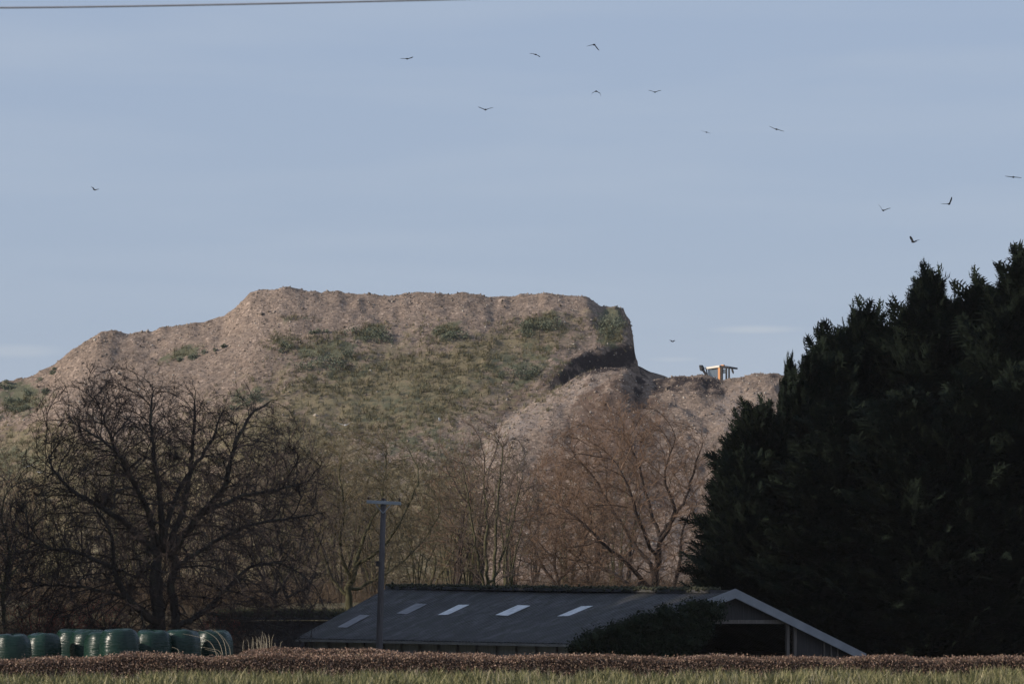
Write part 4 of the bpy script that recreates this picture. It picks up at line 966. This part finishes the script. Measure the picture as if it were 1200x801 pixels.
# ------------------------------------------------------------------ hedges
def hedge(name, label, Yd, px0, px1, tops, depth, seed, n):
    """clipped beech hedge: tops gives the height line"""
    r = np.random.default_rng(seed); x0, x1 = (px0 - 600) / FPX * Yd, (px1 - 600) / FPX * Yd; pxs = np.array([q_[0] for q_ in tops], float); pys = np.array([q_[1] for q_ in tops], float)
    def topz(x):
        px = x / Yd * FPX + 600; return EYE + (HORIZ - np.interp(px, pxs, pys)) / FPX * Yd + .10 * fbm(x / 1.1, x * 0, seed, 3)
    zb = gz((x0 + x1) / 2, Yd) - .05; o_ = np.array([x0, Yd, zb])
    xs_ = np.linspace(x0, x1, 260); ringv = []
    for x in xs_:
        tz = topz(np.array([x]))[0] - zb; c = .05 * vn(np.array([x * 1.5]), np.array([0.]), seed)[0]; h_ = tz - .06; dd = depth / 2 - .06
        ringv.append([(x, -dd + c, 0), (x, -dd + c, h_ * .5), (x, -dd + c + .05, h_ * .93), (x, -dd * .4, h_), (x, dd * .4, h_), (x, dd, h_ * .93), (x, dd, 0)])
    V = np.array(ringv); nx_, k_ = V.shape[:2]; V[:, :, 0] -= x0; i = np.arange(nx_ - 1)[:, None] * k_; k = np.arange(k_ - 1)[None]
    cf = np.stack([i + k, i + k + 1, i + k_ + k + 1, i + k_ + k], 2).reshape(-1, 4)
    # leaves: front face, top and a little back
    x = r.uniform(x0, x1, n); tz = topz(x) - zb; c = .05 * vn(x * 1.5, x * 0, seed); part = r.random(n)
    y = np.where(part < .30, -depth / 2 + r.normal(size=n) * .045 + c, r.uniform(-depth / 2, depth / 2, n)); z = np.where(part < .30, tz * r.uniform(.05, 1, n) ** .8, tz + r.normal(size=n) * .035 + .03 * (r.random(n) > .93))
    y = np.where((part > .93), depth / 2 + r.normal(size=n) * .04, y); z = np.where(part > .93, tz * r.uniform(.2, 1, n), z)
    tv = np.array([(0, 0, 0), (.5, .33, .06), (1, 0, 0), (.5, -.33, .06)]); tf = np.array([(0, 3, 2, 1)])
    v, f = scatter(tv, tf, np.stack([x - x0, y, z], 1), frames(r.normal(size=(n, 3)) + np.array([0, -.2, .3]), r.uniform(0, 6.28, n)), r.uniform(.028, .06, n))
    # thin upright shoots
    m = n // 60; x = r.uniform(x0, x1, m); tz = topz(x) - zb; tv2 = np.array([(0, -.004, 0), (0, .004, 0), (.0, 0, 1.)]); sv, sf = scatter(tv2, np.array([(0, 1, 2)]), np.stack([x - x0, r.uniform(-depth / 2, depth / 2, m), tz - .02], 1), upright(m, .3), np.stack([np.full(m, 1.6), np.full(m, 1.6), r.uniform(.04, .16, m)], 1))
    t = thing(name, label, 'hedge', (x0, Yd, zb))
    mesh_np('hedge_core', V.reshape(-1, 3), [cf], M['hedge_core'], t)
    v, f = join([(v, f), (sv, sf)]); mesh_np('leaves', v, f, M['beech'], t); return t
hedge('beech_hedge', 'long clipped brown-leaved hedge running the full width behind the grass verge', 150, -60, 1260,
      [(-60, 774), (60, 773), (150, 769), (280, 770), (420, 769), (600, 770), (760, 770), (900, 771), (1080, 772), (1260, 772)], .8, 3, 90000)
hedge('beech_hedge', 'second brown hedge behind the first one, starting right of the arching dead stems', 163, 282, 700,
      [(280, 768), (292, 762), (330, 761), (400, 763), (500, 766), (600, 769), (660, 769), (700, 773)], .8, 8, 42000)

# ------------------------------------------------------------------ foreground grass
n = 26000
y = rng.uniform(108, 146, n); px = rng.uniform(-40, 1240, n); x = (px - 600) / FPX * y; z = ground_z(x, y)
cl_ = np.clip(.5 + 3.2 * fbm(x / 1.1, y / 3, 15, 3), .12, 1.35)
parts = []
for k in range(4):
    i = np.arange(n) % 4 == k; tv, tf = tuft_tmpl(9, .36, .010, .7, 60 + k); parts.append(scatter(tv, tf, np.stack([x[i], y[i], z[i] - .02], 1), upright(i.sum(), .2), (cl_[i] * rng.uniform(.6, 1.1, i.sum()))))
v, f = join(parts); o = mesh_np('verge_grass', v, f, M['grass']); tag(o, 'rough green and straw-coloured grass along the bottom of the photo', 'grass', kind='stuff')
n = 500; y = rng.uniform(118, 140, n); px = rng.uniform(-40, 1240, n); x = (px - 600) / FPX * y; tv, tf = tuft_tmpl(3, .55, .004, .35, 90)
v, f = scatter(tv, tf, np.stack([x, y, ground_z(x, y)], 1), upright(n, .15), rng.uniform(.6, 1.15, n)); o = mesh_np('dry_grass_stems', v, [f], M['straw']); tag(o, 'scattered pale seed stems standing in the verge grass', 'grass', kind='stuff')

# ------------------------------------------------------------------ excavator on the heap
Yx = 586.0; c0 = P(845, 446, Yx); ex = thing('tracked_excavator', 'orange and cream excavator whose cab shows above the crest of the heap', 'excavator', (c0.x, Yx, c0.z - 1.9))
k = Yx / FPX; q = lambda px, py, dy=0: Vector(((px - 845) * k, dy, (446 - py) * k + 1.9))
for dy in (-1.2, 1.2):
    mb = MB(); prof = [(-1.7, .15), (-1.9, .5), (-1.7, .85), (1.7, .85), (1.9, .5), (1.7, .15), (1.4, 0), (-1.4, 0)]
    mb.slab([(a, dy - .25, b) for a, b in prof], (0, .5, 0)); mb.build('track', M['blacksteel'], ex, bevel=.03)
mb = MB(); mb.box((-.1, 0, 1.35), (3.4, 2.3, .8)); mb.box((-1.3, 0, 1.55), (1.0, 2.2, .9)); mb.build('body', M['yellow'], ex, bevel=.08)
mb = MB(); mb.slab([q(830.5, 430.2, -.9), q(848, 428.2, -.9), q(848, 430.6, -.9), q(830.5, 432.6, -.9)], (0, 1.8, 0)); mb.build('hood_roof', M['cream'], ex, bevel=.02)
mb = MB(); mb.slab([q(848.3, 428.3, -.95), q(860, 430.6, -.95), q(860, 432.6, -.95), q(848.3, 431, -.95)], (0, 1.9, 0)); cr = mb.build('cab_roof', M['blacksteel'], ex, bevel=.03)
mb = MB(); mb.box(q(847.2, 428.2), (.3, .3, .18)); mb.build('beacon', M['orange'], ex)
mb = MB(); mb.slab([q(845.9, 430.7, -.85), q(848.4, 430.7, -.85), q(848.4, 448, -.85), q(845.9, 448, -.85)], (0, .25, 0)); mb.build('pillar', M['orange'], ex)
for px in (850.2, 855.7, 859):
    mb = MB(); mb.beam(q(px, 431.5, -.8), q(px, 448, -.8), .13 if px > 851 else .22, .13, (0, 1, 0)); mb.build('pillar', M['blacksteel'], ex)
mb = MB(); mb.slab([q(833, 432.4, -.7), q(845, 431.2, -.7), q(845, 446, -.7), q(833, 446, -.7)], (0, .03, 0)); mb.build('window', M['glass'], ex)
mb = MB(); mb.slab([q(851, 432.6, -.72), q(855, 433, -.72), q(855, 438, -.72), q(851, 438, -.72)], (0, .03, 0)); mb.build('window', M['glass'], ex)
mb = MB(); mb.tube([q(833, 446, -.6), q(832, 440, -.6), q(830.5, 432, -.6)], [.06, .06, .06], 6); mb.build('pillar', M['blacksteel'], ex)
mb = MB(); mb.beam(q(860, 431.5, -.9), q(863, 432.4, -.9), .04, .05, (0, 1, 0)); mb.slab([q(862, 432.4, -.92), q(863.4, 431.8, -.92), q(865, 436.5, -.92), q(864.4, 438.8, -.92), q(862.8, 436, -.92)], (0, .12, 0)); mb.build('mirror', M['blacksteel'], ex)
mb = MB(); mb.tube([q(836, 443, -1.1), q(831, 436, -1.1), q(827.6, 430, -1.1)], [.14, .13, .11], 8); mb.build('boom', M['blacksteel'], ex)
mb = MB(); mb.slab([q(825.3, 427.8, -1.3), q(827.6, 427.4, -1.3), q(829.8, 431, -1.3), q(829.2, 435, -1.3), q(826.4, 434, -1.3)], (0, .5, 0)); mb.build('bucket', M['blacksteel'], ex, bevel=.04)

ex.rotation_euler = (0, 0, R(-30)); ex.scale = (1.1, 1, 1)

# ------------------------------------------------------------------ birds
def bird(px, py, Yd, span, la, ra, yaw, roll, label, mat='crow', grp='dark birds wheeling over the heap', name='crow', la2=None, ra2=None, pitch=0):
    """la/ra: wing lift at the shoulder in degrees, la2/ra2 beyond the wrist; body along local +x, wings along y"""
    la2 = la if la2 is None else la2; ra2 = ra if ra2 is None else ra2
    S = span * 1.12 / .95; v, f = [], []
    rings = [(.25, .004, 0), (.225, .012, 0), (.20, .028, .005), (.17, .036, .008), (.12, .042, 0), (.05, .058, 0), (-.04, .055, 0), (-.12, .035, 0), (-.16, .03, 0), (-.27, .055, 0), (-.28, .05, 0)]
    n = 8
    for i, (x, r_, dz) in enumerate(rings):
        fl = 1.0 if i < 8 else .28; 
        for k in range(n):
            a = 2 * math.pi * (k + .5) / n; v.append((x, r_ * math.cos(a) * (1 if i < 8 else 1.2), dz + r_ * fl * math.sin(a)))
    side = {}
    for i in range(len(rings) - 1):
        for k in range(n):
            q_ = (i * n + k, i * n + (k + 1) % n, (i + 1) * n + (k + 1) % n, (i + 1) * n + k)
            if i in (4, 5, 6) and k in (7, 3): side.setdefault(k, []).append(q_); continue
            f.append(q_)
    f.append(tuple(range(n))[::-1]); f.append(tuple((len(rings) - 1) * n + k for k in range(n)))
    for k, quads in side.items():
        sgn = 1 if k == 7 else -1; a1, a2 = (la, la2) if sgn > 0 else (ra, ra2)
        # outline loop of the opening: two rows of four points
        top = [i * n + (0 if k == 7 else 3) for i in (4, 5, 6, 7)]; bot = [i * n + (7 if k == 7 else 4) for i in (4, 5, 6, 7)]
        prev = (top, bot); yy, zz = 0, 0
        for j, (dist, xs4, th) in enumerate([(.15, (.13, .05, -.03, -.10), .010), (.12, (.16, .07, -.03, -.11), .008), (.12, (.10, .03, -.05, -.11), .006), (.075, (.0, -.04, -.09, -.13), .003)]):
            a = R(a1 if j < 2 else a2); yy += dist * math.cos(a); zz += dist * math.sin(a); nt, nb = [], []
            for xq in xs4:
                nt.append(len(v)); v.append((xq, sgn * (.035 + yy), zz + th))
                nb.append(len(v)); v.append((xq, sgn * (.035 + yy), zz - th))
            for a_, b_ in ((prev[0], nt), (nb, prev[1])):
                for m in range(3): f.append((a_[m], a_[m + 1], b_[m + 1], b_[m]))
            f.append((prev[0][0], nt[0], nb[0], prev[1][0])); f.append((prev[0][3], prev[1][3], nb[3], nt[3])); prev = (nt, nb)
        for m in range(3): f.append((prev[0][m], prev[0][m + 1], prev[1][m + 1], prev[1][m]))
    me = bpy.data.meshes.new(name); me.from_pydata([(a * S, b * S, c * S) for a, b, c in v], [], f); me.update(); me.materials.append(M[mat])
    o = bpy.data.objects.new(name, me); C.objects.link(o); o.location = P(px, py, Yd); o.rotation_euler = (R(roll), R(pitch), R(yaw)); tag(o, label, 'bird', grp); return o
bird(477, 69, 420, .85, 6, 12, 70, 0, 'dark bird gliding with level wings at upper centre-left of the sky', la2=0, ra2=20)
bird(569, 128.5, 400, .95, 26, 16, 95, -4, 'dark bird with wings raised in a shallow V, lowest of the upper centre group', la2=25, ra2=5)
bird(627.5, 64, 430, .8, 5, -10, 60, 15, 'small dark bird seen side on, almost a dot, at top centre', la2=-20, ra2=-20)
bird(696, 52.5, 400, .95, -12, -50, 100, 0, 'topmost dark bird, wings bent down like a hook', la2=-20, ra2=-55)
bird(698.5, 107, 400, .9, -30, -30, 92, 0, 'dark bird with both wings curved down like a horseshoe', la2=-75, ra2=-75)
bird(767.5, 108, 420, .85, 22, 22, 85, 0, 'dark bird with a small V of wings right of the horseshoe-shaped one', la2=10, ra2=5)
bird(828, 155, 430, .7, 20, -15, 75, 0, 'tiny dark bird left of the bird with slanting wings', la2=15, ra2=-20)
bird(910, 151.5, 400, .95, 24, -18, 85, 0, 'dark bird gliding with wings slanting down to the right', la2=26, ra2=-16)
bird(1035, 246.5, 400, .95, 60, 22, 80, 0, 'dark bird with one wing raised steeply, above the left conifers', la2=45, ra2=12)
bird(1112, 239, 400, .95, 4, 68, 65, 0, 'dark bird with its right wing held straight up', la2=2, ra2=66)
bird(1070.5, 283.5, 400, .9, 60, 25, 125, 0, 'dark bird just above the conifer tops, lowest of the right-hand birds', la2=45, ra2=15)
bird(1187.5, 207.5, 390, .98, 8, -4, 88, 0, 'dark bird gliding on flat wings at the right edge of the sky', la2=8, ra2=-8)
bird(111, 222.5, 440, .7, 50, 10, 60, 0, 'lone tiny dark bird in the left part of the sky', la2=30, ra2=5)
bird(788, 400, 560, .7, 30, 20, 40, 0, 'tiny distant bird in the gap between cliff and excavator', la2=20, ra2=10)
bird(404.5, 498, 440, 1.15, 18, 30, 90, 0, 'white gull with spread wings gliding low across the heap face', 'gull', 'white gulls over the heap', 'gull', la2=15, ra2=22)
bird(515, 492.5, 470, .5, 60, 60, 10, 0, 'small white gull low on the grassy face right of the spread-winged gull', 'gull', 'white gulls over the heap', 'gull')
bird(33.5, 546, 430, .75, -18, 22, 80, 0, 'white gull against the slope near the left edge of the photo', 'gull', 'white gulls over the heap', 'gull')
bird(47, 553.5, 440, .45, 20, 20, 60, 0, 'dimmer small gull just right of and below the left-edge gull', 'gull', 'white gulls over the heap', 'gull')

# ------------------------------------------------------------------ thin winter haze
hm = bpy.data.materials.new('haze'); hm.use_nodes = True; hn = hm.node_tree; hn.nodes.remove(hn.nodes['Principled BSDF'])
pv = hn.nodes.new('ShaderNodeVolumePrincipled'); pv.inputs['Density'].default_value = .00003; pv.inputs['Color'].default_value = (.9, .92, .96, 1); hn.links.new(pv.outputs[0], hn.nodes['Material Output'].inputs['Volume'])
mb = MB(); mb.box((0, 2800, 47), (8000, 13600, 106)); o = mb.build('haze', hm); o['kind'] = 'stuff'; o['label'] = 'thin pale winter haze in front of the far heap'; o['category'] = 'haze'

# ------------------------------------------------------------------ light and sky
SUN_EL, SUN_AZ = 22.0, -104.0         # azimuth measured from +y (the view), negative = left
world = bpy.data.worlds.new('World'); scene.world = world; world.use_nodes = True; nt = world.node_tree; bg = nt.nodes['Background']
sky = N(nt, 'ShaderNodeTexSky'); sky.sky_type = 'NISHITA'; sky.sun_disc = False; sky.sun_elevation = R(SUN_EL); sky.sun_rotation = R(SUN_AZ)
sky.air_density = 1.0; sky.dust_density = .3; sky.ozone_density = 3.0; sky.altitude = 0
tc = N(nt, 'ShaderNodeTexCoord'); mp = N(nt, 'ShaderNodeMapping'); mp.inputs['Scale'].default_value = (11, 11, 95); nt.links.new(tc.outputs['Generated'], mp.inputs[0])
cn = N(nt, 'ShaderNodeTexNoise', Scale=1.0, Detail=5, Roughness=.5, Distortion=.4); nt.links.new(mp.outputs[0], cn.inputs['Vector'])
tint = mixc(nt, 1.0, sky.outputs[0], (1.0, .96, 1.12), 'MULTIPLY')
cf = ramp(nt, [(.42, (0, 0, 0)), (.74, (.34, .34, .34))], cn.outputs[0])
veil = mixc(nt, .72, tint, (3.75, 4.55, 6.05))
cloud = mixc(nt, cf, veil, (4.7, 5.4, 6.4))
for (cxp, cyp, wx, wz, amt) in ((885, 386, 95, 9, .42), (20, 411, 90, 14, .30), (790, 421, 60, 6, .25)):
    d_ = Vector(((cxp - CX) / FPX, 1, (HORIZ - cyp) / FPX)).normalized(); m_ = N(nt, 'ShaderNodeMapping'); m_.vector_type = 'TEXTURE'
    m_.inputs['Location'].default_value = d_; m_.inputs['Scale'].default_value = (wx / FPX, 1, wz / FPX); nt.links.new(tc.outputs['Generated'], m_.inputs[0])
    ln = N(nt, 'ShaderNodeVectorMath', operation='LENGTH'); nt.links.new(m_.outputs[0], ln.inputs[0])
    a_ = N(nt, 'ShaderNodeMath', operation='MULTIPLY_ADD'); nt.links.new(cn.outputs[0], a_.inputs[0]); a_.inputs[1].default_value = .7; nt.links.new(ln.outputs['Value'], a_.inputs[2])
    w_ = ramp(nt, [(.55, (amt * 1.3,) * 3), (1.0, (0, 0, 0))], a_.outputs[0]); cloud = mixc(nt, w_, cloud, (5.2, 5.7, 6.3))
nt.links.new(cloud, bg.inputs[0]); bg.inputs[1].default_value = .10
sl = bpy.data.lights.new('sun', 'SUN'); sl.energy = 4.7; sl.angle = R(.53); sl.color = (1, .88, .74); so = bpy.data.objects.new('sun', sl); C.objects.link(so)
az = R(SUN_AZ); el = R(SUN_EL); dirv = Vector((math.sin(az) * math.cos(el), math.cos(az) * math.cos(el), math.sin(el)))
so.rotation_euler = dirv.to_track_quat('Z', 'Y').to_euler(); so.location = (-60, 0, 60)
scene.view_settings.view_transform = 'Standard'; scene.view_settings.look = 'None'; scene.view_settings.gamma = 1; scene.view_settings.exposure = 0
scene.cycles.max_bounces = 5; scene.cycles.diffuse_bounces = 2; scene.cycles.use_denoising = True
